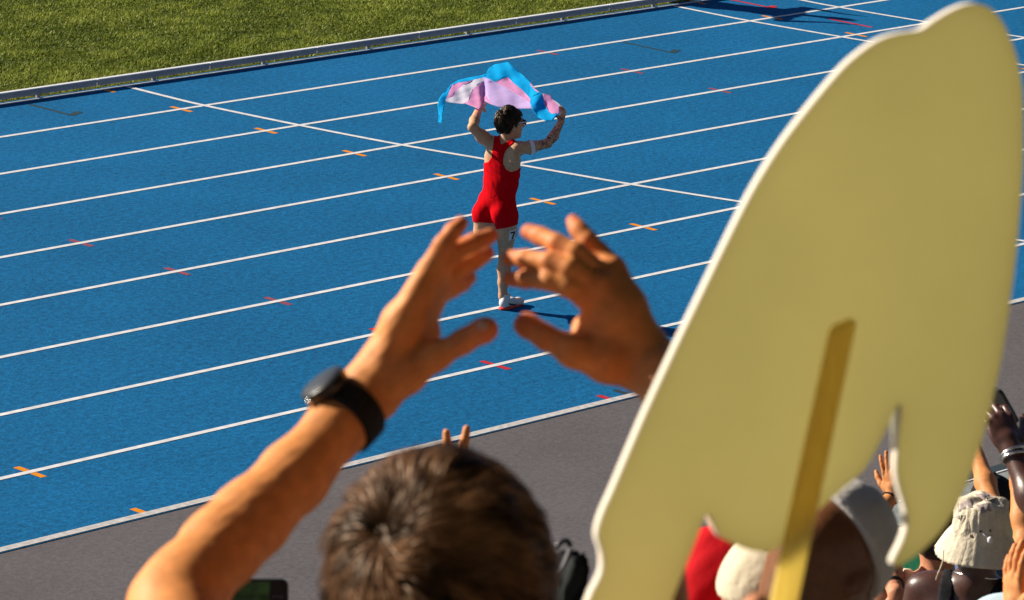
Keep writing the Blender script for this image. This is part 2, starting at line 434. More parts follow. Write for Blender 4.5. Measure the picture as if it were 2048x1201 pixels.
terr = mesh_np('terrace', vs, fs, M['terrace'], smooth=False); terr['kind'] = 'structure'
M['shadepanel'] = mat('shade_panel', (0.10, 0.10, 0.105), 0.8, 0.2, var=0.1, vscale=2)  # dark surface for the added light-blocking wall and roof
box('shade_wall', (-70, -33.4, 0), (40, -33.0, 11.0), M['shadepanel'])['kind'] = 'structure'  # unseen, added behind the camera to cut sky fill on shaded sides
box('shade_roof', (-70, -33.4, 11.01), (40, -26.5, 11.4), M['shadepanel'])['kind'] = 'structure'  # unseen, added overhead to keep skylight off camera-facing surfaces

# grass blades on the infield that the picture shows
def grass():
    g = RNG; n = 260000
    x = g.uniform(-1, 15, n); y = g.uniform(0.05, 6.2, n)
    keep = y < 5.6-0.10*(x-1)
    x, y = x[keep], y[keep]; n = len(x)
    cl = np.sin(x*5.1+2*np.sin(y*3.3))*np.sin(y*6.7+1.5*np.sin(x*2.9))
    h = (0.024+0.010*cl+g.normal(0, 0.007, n)).clip(0.008, 0.05); w = g.uniform(0.005, 0.012, n)
    a = g.uniform(0, 6.283, n); ln = np.abs(g.normal(0.7, 0.5, n))*h
    b = g.uniform(0, 6.283, n)
    base = np.stack([x, y, np.zeros(n)], 1); wd = np.stack([np.cos(a), np.sin(a), np.zeros(n)], 1)*w[:, None]
    tip = base+np.stack([np.cos(b)*ln, np.sin(b)*ln, h], 1)
    v = np.stack([base-wd, base+wd, tip], 1).reshape(-1, 3); f = np.arange(3*n).reshape(-1, 3)
    big = np.sin(x*1.3+np.sin(y*2.1)*1.4)*np.sin(y*1.7-0.6*x)
    shade = np.repeat(g.normal(0.42, 0.28, n)+0.22*cl+0.12*big, 3)
    m = bpy.data.materials.new('grass_blades'); m.use_nodes = True; N = m.node_tree.nodes; L = m.node_tree.links; bs = N['Principled BSDF']
    at = N.new('ShaderNodeAttribute'); at.attribute_name = 'shade'; r = N.new('ShaderNodeValToRGB')
    r.color_ramp.elements[0].color = (0.048, 0.092, 0.005, 1); r.color_ramp.elements[1].color = (0.42, 0.47, 0.085, 1)
    L.new(at.outputs['Fac'], r.inputs[0]); L.new(r.outputs[0], bs.inputs['Base Color']); bs.inputs['Roughness'].default_value = 0.6; bs.inputs['Specular IOR Level'].default_value = 0.15
    t = N.new('ShaderNodeBsdfTranslucent'); mx = N.new('ShaderNodeMixShader'); mx.inputs[0].default_value = 0.3
    L.new(r.outputs[0], t.inputs[0]); L.new(bs.outputs[0], mx.inputs[1]); L.new(t.outputs[0], mx.inputs[2]); L.new(mx.outputs[0], N['Material Output'].inputs[0])
    o = mesh_np('grass', v, f, m, smooth=False, attrs={'shade': shade}); o['kind'] = 'stuff'; o['label'] = 'short sunlit green turf of the infield'
    o['category'] = 'grass'
grass()

# ================================================================== figures
M['skin_tan'] = skin_mat('skin_tan', (0.70, 0.275, 0.085), flush=True)
M['skin_run'] = skin_mat('skin_runner', (0.58, 0.32, 0.18), tattoo=True)
M['skin_pink'] = skin_mat('skin_pink', (0.58, 0.25, 0.14))
M['skin_orange'] = skin_mat('skin_orange', (0.60, 0.245, 0.085))
M['skin_brown'] = skin_mat('skin_brown', (0.20, 0.075, 0.026), 0.4, 0.45)
M['skin_dark'] = skin_mat('skin_dark', (0.075, 0.030, 0.020), 0.35, 0.5)
M['nail'] = mat('nail', (0.66, 0.36, 0.25), 0.3, 0.5)
def cloth(name, c, **k): return mat(name, c, 0.85, 0.15, var=k.pop('var', 0.10), vscale=k.pop('vscale', 18), bump=k.pop('bump', 0.35), bscale=k.pop('bscale', 60), bdist=0.006, **k)
M['white_cloth'] = cloth('white_cloth', (0.66, 0.58, 0.42)); M['red_cloth'] = cloth('red_cloth', (0.55, 0.003, 0.010), bscale=35)
M['black_cloth'] = cloth('black_cloth', (0.015, 0.015, 0.018)); M['navy_cloth'] = cloth('navy_cloth', (0.03, 0.06, 0.13))
M['denim'] = cloth('denim', (0.06, 0.13, 0.26)); M['lightblue'] = cloth('light_blue_cloth', (0.45, 0.60, 0.70)); M['maroon'] = cloth('maroon_cloth', (0.10, 0.02, 0.03))
M['grey_cloth'] = cloth('grey_cloth', (0.42, 0.40, 0.40)); M['cream'] = cloth('cream_cloth', (0.66, 0.58, 0.42), var=0.06)
M['khaki_cloth'] = cloth('khaki_cloth', (0.30, 0.25, 0.17)); M['suit'] = mat('red_suit', (0.60, 0.002, 0.007), 0.9, 0.04, var=0.06, vscale=25, bump=0.15, bscale=45, bdist=0.004)
M['hair_black'] = mat('black_hair', (0.014, 0.010, 0.009), 0.45, 0.4, bump=0.5, bscale=120, bdist=0.006)
M['black_plastic'] = mat('black_plastic', (0.010, 0.010, 0.012), 0.35, 0.5); M['strap'] = mat('watch_strap', (0.010, 0.010, 0.011), 0.7, 0.25, bump=0.1, bscale=400)
M['glass'] = mat('watch_glass', (0.018, 0.020, 0.025), 0.38, 0.5); M['silver'] = mat('silver', (0.75, 0.74, 0.72), 0.25, 0.5, metal=1.0)
M['gold'] = mat('gold', (0.8, 0.55, 0.2), 0.3, 0.5, metal=1.0); M['wood'] = mat('stick_wood', (0.97, 0.79, 0.33), 0.7, 0.15, var=0.10, vscale=30, trans=0.70, stretch=(6, 6, 1))
def hair_mat(name, dark, light, rough=0.42, trans=0.15):
    m = bpy.data.materials.new(name); m.use_nodes = True; N = m.node_tree.nodes; L = m.node_tree.links; b = N['Principled BSDF']
    at = N.new('ShaderNodeAttribute'); at.attribute_name = 'shade'; r = N.new('ShaderNodeValToRGB')
    r.color_ramp.elements[0].color = (*dark, 1); r.color_ramp.elements[1].color = (*light, 1)
    L.new(at.outputs['Fac'], r.inputs[0]); L.new(r.outputs[0], b.inputs['Base Color'])
    b.inputs['Roughness'].default_value = rough; b.inputs['Specular IOR Level'].default_value = 0.36; b.inputs['Specular Tint'].default_value = (1.0, 0.66, 0.40, 1)
    t = N.new('ShaderNodeBsdfTranslucent'); mx = N.new('ShaderNodeMixShader'); mx.inputs[0].default_value = trans
    L.new(r.outputs[0], t.inputs[0]); L.new(b.outputs[0], mx.inputs[1]); L.new(t.outputs[0], mx.inputs[2]); L.new(mx.outputs[0], N['Material Output'].inputs[0])
    return m
M['hair_brown'] = hair_mat('brown_hair', (0.008, 0.004, 0.0025), (0.30, 0.145, 0.065), 0.44)
M['hair_dark'] = hair_mat('dark_hair', (0.008, 0.006, 0.005), (0.035, 0.024, 0.018), trans=0.05)

def hair_strands(name, c, A, rad, whorl, n, length, lift, keep, m, parent, width=0.0007, clumps=600, seed=1, segs=6, swirl=0.5, spread=0.35):
    g = np.random.default_rng(seed); A = np.asarray(A, float); rad = np.asarray(rad, float)
    s = g.normal(size=(n*3, 3)); s /= np.linalg.norm(s, axis=1)[:, None]; s = s[keep(s)][:n]; n = len(s)
    cs = g.normal(size=(clumps*3, 3)); cs /= np.linalg.norm(cs, axis=1)[:, None]; cs = cs[keep(cs)][:clumps]
    cid = np.concatenate([np.argmax(ch@cs.T, 1) for ch in np.array_split(s, max(1, n//4000))])
    w = nrm(whorl)
    def flow(q):
        d = (q@w)[:, None]*q-w; l = np.linalg.norm(d, axis=1)[:, None]; d = d/np.maximum(l, 1e-6)
        x = np.cross(q, d); sw = swirl*np.exp(-(np.arccos(np.clip(q@w, -1, 1))/0.7)**2)[:, None]
        d = d*np.cos(sw)+x*np.sin(sw); return d/np.linalg.norm(d, axis=1)[:, None]
    ca = g.normal(0, spread, len(cs)); cl = g.normal(0, 0.4, len(cs)).clip(-0.7, 1.2); clen = g.normal(1, 0.15, len(cs))
    t = flow(s); x = np.cross(s, t); an = (ca[cid]+g.normal(0, 0.10, n))[:, None]; t = t*np.cos(an)+x*np.sin(an)
    th = np.arccos(np.clip(s@w, -1, 1)); near = np.exp(-(th/0.6)**2)
    tot = length*clen[cid]*g.uniform(0.75, 1.1, n)/rad.mean(); lf = lift*(1+cl[cid]+1.0*near)*g.uniform(0.75, 1.2, n)
    pull = cs[cid]-s; pull -= (pull*s).sum(1)[:, None]*s
    pts = []
    for j in range(segs+1):
        u = j/segs; ph = (tot*u*(0.85+0.15*u))[:, None]
        q = np.cos(ph)*s+np.sin(ph)*t+pull*(0.55*u); q /= np.linalg.norm(q, axis=1)[:, None]
        nn = (q/rad)@A; nn /= np.linalg.norm(nn, axis=1)[:, None]
        hh = 0.001+lf*np.sin(np.clip(u*1.25, 0, 1)*math.pi/2)*(1-0.25*u)
        pts.append(c+(q*rad)@A+nn*hh[:, None])
    vs = []
    for j in range(segs+1):
        tg = pts[min(j+1, segs)]-pts[max(j-1, 0)]; tg /= np.linalg.norm(tg, axis=1)[:, None]
        nn = ((s/rad)@A); sd = np.cross(tg, nn); sd /= np.maximum(np.linalg.norm(sd, axis=1)[:, None], 1e-6)
        rr = g.normal(0, 0.5, n)[:, None] if j == 0 else rr
        sd = sd*np.cos(rr)+np.cross(tg, sd)*np.sin(rr)
        wd = width*(1-0.8*(j/segs)**2)
        vs += [pts[j]-sd*wd, pts[j]+sd*wd]
    v = np.stack(vs, 1).reshape(-1, 3); k = 2*(segs+1)
    b = (np.arange(n)*k)[:, None]
    f = np.concatenate([np.concatenate([b+2*j, b+2*j+1, b+2*j+3, b+2*j+2], 1) for j in range(segs)])
    shade = np.repeat((0.36+0.30*g.normal(size=len(cs))[cid]+g.normal(0, 0.13, n)).clip(0, 1), k)
    # dark undercoat lying on the scalp
    uu, vv = 48, 32; q = []
    for i in range(vv+1):
        for j in range(uu):
            a, e = 2*math.pi*j/uu, math.pi*i/vv; q.append((math.sin(e)*math.cos(a), math.sin(e)*math.sin(a), math.cos(e)))
    q = np.array(q); kp = keep(q); base = len(v)
    v = np.concatenate([v, c+(q*(rad+0.0015))@A]); shade = np.concatenate([shade, np.full(len(q), 0.08)])
    uf = [[i*uu+j, (i+1)*uu+j, (i+1)*uu+(j+1) % uu, i*uu+(j+1) % uu] for i in range(vv) for j in range(uu)]
    uf = np.array([ff for ff in uf if kp[ff].all()])+base
    return mesh_np(name, v, np.concatenate([f, uf]), m, parent, attrs={'shade': shade})

def add_hand(b, wrist, h, n, side, curls=(0.4, 0.4, 0.45, 0.5), sc=1.0, spread=0.12, thumb=0.0, k=0.006):
    """palm and five fingers; h points along the hand, n out of its back, thumb on side*(h x n)"""
    h = nrm(h); n = nrm(n-np.dot(n, h)*h); t = side*np.cross(h, n); wrist = np.asarray(wrist, float)
    b.ell(wrist+h*0.052*sc, [t, h, n], np.array([0.041, 0.055, 0.016])*sc, k=0.012*sc)
    b.cone(wrist-h*0.01*sc, wrist+h*0.03*sc, 0.023*sc, 0.024*sc, k=0.015*sc)
    base = [(0.093, 0.030), (0.098, 0.010), (0.094, -0.011), (0.085, -0.030)]; ln = [0.070, 0.079, 0.073, 0.057]; rr = [0.0093, 0.0095, 0.0090, 0.0078]
    for i in range(4):
        p = wrist+h*base[i][0]*sc+t*base[i][1]*sc; d0 = nrm(h+t*(1.5-i)*spread); a = 0; pts = [p-h*0.02*sc, p]
        for q, (fr, bend) in enumerate(((0.45, 0.45), (0.30, 0.75), (0.25, 0.55))):
            a += curls[i]*bend; p = p+(d0*math.cos(a)-n*math.sin(a))*ln[i]*fr*sc; pts.append(p)
        r = rr[i]*sc; b.chain(pts, [r*1.05, r*1.08, r*0.98, r*0.9, r*0.78], k=k*sc*0.6)
    p = wrist+h*0.022*sc+t*0.026*sc; d = nrm(t*0.75+h*0.75-n*(0.25+thumb)); pts = [p, p+d*0.040*sc]
    d = nrm(t*0.55+h*0.9-n*(0.3+thumb)); pts.append(pts[-1]+d*0.033*sc); d = nrm(t*0.4+h-n*(0.35+thumb)); pts.append(pts[-1]+d*0.025*sc)
    b.chain(pts, [0.0165*sc, 0.0130*sc, 0.0112*sc, 0.0085*sc], k=k*sc)

def add_head(b, H, A, sc=1.0, ears=True):
    """A rows: right, forward, up"""
    r, f, u = A; S = sc
    b.ell(H+u*0.015*S-f*0.008*S, A, np.array([0.076, 0.094, 0.100])*S, k=0.02)
    b.ell(H-u*0.045*S+f*0.030*S, A, np.array([0.058, 0.062, 0.075])*S, k=0.03)
    b.cone(H-u*0.095*S+f*0.070*S, H-u*0.092*S+f*0.062*S, 0.018*S, k=0.03)
    b.cone(H+u*0.012*S+f*0.090*S, H-u*0.022*S+f*0.108*S, 0.009*S, 0.012*S, k=0.012)
    b.cone(H-u*0.052*S+f*0.088*S+r*0.015*S, H-u*0.052*S+f*0.088*S-r*0.015*S, 0.009*S, k=0.012)
    for s in (-1, 1):
        b.cone(H+u*0.028*S+f*0.080*S+r*s*0.015*S, H+u*0.028*S+f*0.070*S+r*s*0.048*S, 0.010*S, k=0.015)
        if ears:
            e = H-f*0.005*S+r*s*0.078*S
            b.ell(e-u*0.008*S, [nrm(r*s+f*0.5*-1), nrm(f+r*s*0.5), u], np.array([0.009, 0.020, 0.033])*S, k=0.006)

def dome(name, H, A, m, parent, brim=True, h=0.006, lift=0.02, tilt=None, sc=1.0, brim_m=None):
    """baseball cap: panelled crown and a curved peak"""
    r, f, u = A
    b = Body(0.02); b.ell(H+u*(0.015+lift*0.5)*sc-f*0.006*sc, A, np.array([0.088, 0.106, 0.105])*sc)
    base = H+u*0.028*sc
    def clip(Q):
        q = Q-base; return np.maximum(-(q@u)+0.02*(q@f), -1e9)
    def seams(Q):
        q = Q-H; an = np.arctan2(q@r, q@f); return 0.0035*np.exp(-(np.sin(3*an)/0.06)**2)*0.5+0.0022*vnoise(Q, 60, 5)
    o = b.build('cap', m, parent, h, clip, seams)
    bt = Body(0.004); bt.cone(H+u*0.122*sc-f*0.004*sc+u*lift*0.5, H+u*0.126*sc-f*0.004*sc+u*lift*0.5, 0.008); bt.build('cap_button', m, o, 0.003)
    if brim:
        bb = Body(0.01); bb.ell(H+u*0.030*sc+f*0.120*sc, [r, nrm(f-u*0.25), nrm(u+f*0.25)], np.array([0.078, 0.080, 0.008])*sc)
        bb.build('peak', brim_m or m, o, 0.005)
    return o

def person(label, H, face, skin, shirt, pants, arms=None, hair=None, cap=None, group=None, h=0.010, sleeve=0.5, tilt=None, wide=1.0, fl=None, bare_h=None, headA=None, shoe=None, drop=0.25):
    face = nrm(np.array([face[0], face[1], 0.0])); r = np.cross(face, Z); A0 = np.array([r, face, Z])
    fl = floor_at(H[1]) if fl is None else fl
    t = empty('person', (H[0], H[1], fl)); tag(t, label, 'person', group)
    A = A0 if headA is None else np.asarray(headA)
    b = Body(0.03); add_head(b, H, A)
    S = H-Z*drop; hip = H-Z*0.78; L = hip[2]-fl
    print('FIG %-60s height %.2f' % (label[:60], H[2]+0.12-fl))
    b.chain([H-Z*0.06-face*0.015, S+Z*0.03-face*0.03], [0.056, 0.060])
    tor = Body(0.05)
    tor.cone(S-Z*0.02-r*0.13*wide, S-Z*0.02+r*0.13*wide, 0.062); tor.cone(S-Z*0.13-r*0.075*wide, S-Z*0.13+r*0.075*wide, 0.112*wide)
    tor.cone(S-Z*0.33-r*0.055*wide, S-Z*0.33+r*0.055*wide, 0.102*wide); tor.cone(hip+Z*0.02-r*0.07*wide, hip+Z*0.02+r*0.07*wide, 0.112*wide)
    tor.cone(S-Z*0.13, hip, 0.10*wide, 0.11*wide)
    b.p += tor.p
    sl = Body(0.03); legs = Body(0.03); wr = {}
    for s, nm in ((-1, 'L'), (1, 'R')):
        sh = S-Z*0.025+r*s*0.175*wide
        spec = (arms or {}).get(nm)
        if spec is None:
            el = sh-Z*0.28+r*s*0.05; w = el-Z*0.22+face*0.10; hd, dn, cu, scl = -Z*0.9+face*0.3, r*s, (0.5,)*4, 1.0
        else:
            el, w, hd, dn = [np.asarray(q, float) for q in spec[:4]]; cu = spec[4] if len(spec) > 4 else (0.3,)*4; scl = spec[5] if len(spec) > 5 else 1.0
        b.chain([sh, sh*0.5+el*0.5, el], [0.052, 0.046, 0.038]); b.chain([el, el*0.6+w*0.4, w], [0.038, 0.039, 0.026])
        wr[nm] = (el, w)
        if sleeve > 0: sl.chain([sh, sh+(el-sh)*sleeve], [0.060, 0.060])
        hp = hip+r*s*0.085
        if L > 0.55: kn = hp-Z*L*0.5+face*0.03; an = np.array([hp[0], hp[1], fl+0.09])-face*0.02+r*s*0.02
        else: kn = hp+face*0.40+Z*0.02; an = np.array([kn[0], kn[1], fl+0.09]) if False else kn-Z*max(0.25, min(0.42, kn[2]-fl-0.09))
        legs.chain([hp, kn, an], [0.088, 0.062, 0.050]); b.chain([hp, kn, an], [0.078, 0.052, 0.038])
        ft = Body(0.02); ft.chain([an-Z*0.045-face*0.02, an-Z*0.05+face*0.15], [0.045, 0.038])
        ft.build('shoe', shoe or M['black_plastic'], t, 0.012)
    b.build('body', skin, t, h)
    for nm, s in (('L', -1), ('R', 1)):      # hands at a finer step, rooted inside the forearm
        el, w = wr[nm]; spec = (arms or {}).get(nm)
        if spec is None: hd, dn, cu, scl = -Z*0.9+face*0.3, r*s, (0.5,)*4, 1.0
        else: hd, dn = np.asarray(spec[2], float), np.asarray(spec[3], float); cu = spec[4] if len(spec) > 4 else (0.3,)*4; scl = spec[5] if len(spec) > 5 else 1.0
        hb = Body(0.01); hb.chain([w+(el-w)*0.25, w], [0.0285, 0.026]); side = spec[6] if spec is not None and len(spec) > 6 else (1 if nm == 'L' else -1)
        add_hand(hb, w, hd, dn, side, cu, scl, spread=spec[7] if spec is not None and len(spec) > 7 else 0.12); hb.build('hand', skin, t, 0.0035 if spec is not None else 0.006)
    if shirt is not None:
        sb = tor.grow(0.012); sb.p += sl.p; cz = hip[2]-0.10
        def clip(Q):
            d = cz-Q[..., 2]
            nk = 0.085-np.linalg.norm((Q-(S+Z*0.06+face*0.01))*np.array([1, 1, 0.9]), axis=-1)
            o = np.maximum(d, nk)
            if sleeve == 0:
                lat = np.abs((Q-S)@r); up_ = Q[..., 2]-(S[2]-0.115)
                o = np.maximum(np.maximum(o, np.abs(lat-0.085)-np.where(up_ > 0, 0.028, 1.0)), lat-0.165*wide)
            return o
        sb.build('shirt', shirt, t, h, clip, lambda Q: 0.005*vnoise(Q, 26, 3))
    pz = hip[2]+0.06
    lg = legs; lg.p += [('c', hip-r*0.07, hip+r*0.07, 0.125*wide, 0.125*wide, 0.04)]
    lg.build('trousers', pants, t, 0.014, lambda Q: Q[..., 2]-pz)
    if hair is not None:
        hm, long = hair; hb = Body(0.02); rr, ff, uu = A
        hb.ell(H+uu*0.022-ff*0.012, A, np.array([0.086, 0.104, 0.108]))
        if long: hb.chain([H-ff*0.05, H-ff*0.075-Z*0.14, H-ff*0.08-Z*0.26], [0.085, 0.075, 0.05])
        hb.build('hair', hm, t, 0.007, lambda Q: np.maximum((Q-H)@ff-0.045-0.5*((Q-H)@uu), (-0.055-((Q-H)@uu)) if not long else -1.0), lambda Q: 0.005*vnoise(Q, 90, 8)+0.003*vnoise(Q, 230, 9))
    if cap is not None: dome('cap', H, A, cap[0], t, cap[1])
    return t, A0, S

# ------------------------------------------------------------------ the runner
FOOT = ground(1012, 618); FOOT[2] = 0
def RP(px, py, d=0.0): return plane_pt(px, py, FOOT+FH*d, FH)
def runner():
    t = empty('person', tuple(FOOT)); tag(t, 'runner in a red one-piece suit walking away across the blue track, arms raised', 'person')
    b = Body(0.02)
    rA = np.array([nrm(FH*-0.93+RH*0.37), nrm(RH*0.93+FH*0.37), Z])     # head turned to the right
    H = RP(1021, 248, 0.02)
    add_head(b, H, rA, 1.03)
    nb = RP(1010, 284, 0.0)
    b.chain([H-Z*0.05-rA[1]*0.02, nb, RP(1005, 300)], [0.054, 0.054, 0.075])
    FB = nrm(FH*0.80+RH*0.60); RB = nrm(RH*0.80-FH*0.60); TA = [RB, Z, FB]
    def TP(px, py, d=0.0): return RP(px, py, d-0.0026*(px-1003))
    shL, shR = TP(984, 286, 0.02), TP(1036, 297, 0.02)
    b.chain([shL, TP(1008, 297, 0.0), shR], [0.050, 0.070, 0.050], k=0.04)
    b.ell(TP(1005, 318, 0.02), TA, (0.168, 0.115, 0.098), k=0.04); b.ell(TP(1004, 345, 0.02), TA, (0.160, 0.13, 0.098), k=0.05)
    b.ell(TP(1001, 372, 0.02), TA, (0.150, 0.11, 0.095), k=0.05); b.ell(TP(994, 402, 0.01), TA, (0.165, 0.10, 0.105), k=0.05)
    b.ell(TP(973, 424, -0.02), TA, (0.100, 0.105, 0.112), k=0.03); b.ell(TP(1008, 427, -0.02), TA, (0.096, 0.110, 0.112), k=0.03)
    b.ell(TP(985, 306, -0.05), TA, (0.055, 0.075, 0.034), k=0.03); b.ell(TP(1026, 313, -0.05), TA, (0.055, 0.075, 0.034), k=0.03)
    # arms
    b.chain([RP(984, 287, 0.05), RP(965, 274, 0.03), RP(945, 255, -0.02)], [0.054, 0.050, 0.036], k=0.03); b.chain([RP(945, 255, -0.02), RP(949, 242, 0.09), RP(959, 216, 0.27)], [0.037, 0.040, 0.026], k=0.02)
    b.chain([RP(1035, 297, -0.07), RP(1062, 295, -0.04), RP(1095, 287, 0.03)], [0.054, 0.047, 0.036], k=0.03); b.chain([RP(1095, 287, 0.03), RP(1107, 273, 0.05), RP(1122, 244, 0.10)], [0.037, 0.040, 0.026], k=0.02)
    # legs
    hpR, hpL = RP(1011, 436, -0.02), RP(970, 432, 0.06)
    kR, aR = RP(1011, 502, 0.05), RP(1006, 592, 0.0)
    b.chain([hpR, RP(1012, 466, 0.02), kR], [0.098, 0.082, 0.055], k=0.03); b.chain([kR, RP(1008, 538, 0.01), RP(1006, 565, 0.0), aR, RP(1008, 606, 0.0)], [0.053, 0.054, 0.040, 0.034, 0.034], k=0.02)
    kL, aL = RP(960, 497, 0.12), RP(910, 483, -0.30)
    b.chain([hpL, RP(968, 465, 0.09), kL], [0.096, 0.080, 0.056], k=0.03); b.chain([kL, kL*0.6+aL*0.4, aL], [0.054, 0.052, 0.034], k=0.02)
    def ink(v):
        q = proj(v); m = ((q[:, 0] > 1070) & (q[:, 1] > 232)).astype(float)
        return {'ink': m*np.clip((q[:, 0]-1070)/10, 0, 1)}
    body = b.build('body', M['skin_run'], t, 0.006, attrs=ink)
    for w, e, hd, n, sd in ((RP(959, 216, 0.27), RP(945, 255, -0.02), RP(966, 203, 0.36)-RP(959, 216, 0.27), -FH, 1), (RP(1122, 244, 0.10), RP(1095, 287, 0.03), RP(1128, 222, 0.1)-RP(1122, 244, 0.10), RH-0.6*FH, -1)):
        hb = Body(0.01); hb.chain([w+(e-w)*0.25, w], [0.029, 0.026]); add_hand(hb, w, hd, n, sd, (1.9, 1.9, 2.0, 2.0), 0.95, thumb=0.5)
        hb.build('hand', M['skin_run'], t, 0.004, attrs=ink)
    # suit, racer back
    s5 = 4.29
    poly = [(40, 1046), (40, 900), (150, 640), (200, 545), (245, 532), (270, 490), (283, 400), (298, 305), (338, 305), (352, 385), (455, 336), (482, 352), (425, 398), (388, 440), (370, 500), (372, 560), (395, 600), (440, 621), (490, 607), (540, 562), (560, 700), (540, 1055), (420, 1095), (310, 1114), (292, 1060), (284, 1060)]
    poly = [(920+x/s5, 200+y/s5) for x, y in poly]
    def clip(Q): return polysdf(proj(Q), poly)*0.004
    sb = Body(0.02); sb.p = [q for q in b.p]
    suit = sb.grow(0.0055).build('suit', M['suit'], t, 0.006, clip, lambda Q: 0.0016*vnoise(Q, 55, 2)+0.0022*np.sin((Q@RB)*45+(Q@Z)*75+2.0*np.sin((Q@Z)*22))*np.exp(-((Q[..., 2]-1.08)/0.12)**2))
    decal('seam', bvh(suit), [(985.2, 365), (986.4, 365), (979.4, 418), (978.2, 418)], M['seam'], suit, 0.001, 4)
    # shoe with sole and mark; right foot points along the lane
    toe = nrm(V(0.97, 0.12, 0)); sd = np.cross(toe, Z); c = FOOT+V(0, 0, 0)
    hl = c+toe*-0.03
    def shoe(hl, toe, up, nm):
        sd = np.cross(toe, up); b2 = Body(0.02)
        b2.chain([hl+up*0.055, hl+toe*0.10+up*0.045, hl+toe*0.19+up*0.030, hl+toe*0.225+up*0.026], [0.036, 0.036, 0.032, 0.024])
        b2.chain([hl+up*0.05, hl+toe*0.03+up*0.13], [0.036, 0.036]); b2.ell(hl+toe*0.19+up*0.032, [toe, sd, up], (0.055, 0.042, 0.030))
        o = b2.build('shoe', M['patch'], t, 0.005, lambda Q: np.maximum(0.016-(Q-hl)@up, ((Q-hl)@up)-0.125))
        b3 = Body(0.01); b3.chain([hl-toe*0.01+up*0.010, hl+toe*0.10+up*0.010, hl+toe*0.20+up*0.012], [0.036, 0.036, 0.036])
        b3.build('sole', M['sole'], o, 0.004, lambda Q: np.abs((Q-hl)@up-0.0095)-0.009)
        return o
    M['sole'] = mat('orange_sole', (0.75, 0.06, 0.03), 0.5, 0.3)
    so = shoe(hl, toe, Z, 'R')
    tr = bvh(so)
    decal('shoe_mark', tr, [(1015, 607.5), (1019, 607), (1027, 609), (1032.5, 608.2), (1033, 612.5), (1027, 612.8), (1020, 610.5)], M['navy_cloth'], so, 0.002, 2.0)
    d2 = nrm(aL-kL); up2 = -d2; toe2 = nrm(-Z*0.9-FH*0.2-d2*np.dot(-Z*0.9, d2)); shoe(aL+d2*0.06-toe2*0.02, toe2, up2, 'L')
    # thigh number
    tb = bvh(body)
    pa = decal('number_patch', tb, [(1018.6, 461.5), (1031.3, 458.3), (1030.5, 479), (1017, 481.6)], M['patch'], t, 0.003, 3.0)
    if pa: decal('number', tb, [(1020.6, 464.2), (1029.6, 462), (1029.4, 465.2), (1025.4, 478), (1021.9, 478.8), (1026.2, 466.2), (1020.4, 467.6)], M['black_cloth'], pa, 0.0045, 2.0)
    # arm band
    a, e = RP(1058, 295.6, -0.045), RP(1066, 294.2, -0.034); ax = nrm(e-a); vs, fs = [], []
    x = nrm(np.cross(ax, Z)); y = np.cross(ax, x)
    for i, q in enumerate((a, e)):
        for j in range(24):
            an = 2*math.pi*j/24; vs.append(q+0.0590*(math.cos(an)*x+math.sin(an)*y)*(1-0.02*i))
    fs = [[j, (j+1) % 24, 24+(j+1) % 24, 24+j] for j in range(24)]
    mesh_np('arm_band', vs, fs, M['patch'], t)
    # short dark hair
    hairc = H+Z*0.022-rA[1]*0.016
    hair_strands('hair', hairc, rA, (0.081, 0.101, 0.108), (0, -0.55, 0.83), 5600, 0.055, 0.013, lambda s: (s[:, 1] < 0.12+0.75*s[:, 2].clip(0, 1)) & (s[:, 2] > -0.55+0.95*(s[:, 1]+0.40).clip(0, 2)), M['hair_dark'], t, 0.0022, 160, 3, 5, 0.4, 0.5)
    # sunglasses
    r, f, u = rA
    sg = box('sunglasses', (-0.070, -0.004, -0.018), (0.070, 0.004, 0.020), M['black_plastic'], t, 0.003)
    sg.matrix_world = Matrix(((r[0], f[0], u[0], (H+f*0.105+u*0.018)[0]), (r[1], f[1], u[1], (H+f*0.105+u*0.018)[1]), (r[2], f[2], u[2], (H+f*0.105+u*0.018)[2]), (0, 0, 0, 1)))
    for s in (-1, 1):
        v, ff = tube([H+r*s*0.076+f*0.100+u*0.026, H+r*s*0.080+f*0.03+u*0.020, H+r*s*0.082-f*0.012+u*0.014], 0.0045, 6)
        tp = mesh_np('temple', v, ff, M['patch'], t)
    for k in t.children:
        if k.name.startswith('sunglasses'): continue
        k.matrix_parent_inverse = Matrix.Translation(-Vector(t.location))
    mw = sg.matrix_world.copy(); sg.matrix_parent_inverse = Matrix.Translation(-Vector(t.location)); sg.matrix_basis = mw
M['seam'] = mat('suit_seam', (0.20, 0.001, 0.003), 0.9, 0.05)
M['patch'] = mat('white_patch', (0.70, 0.70, 0.70), 0.6, 0.3)
runner()

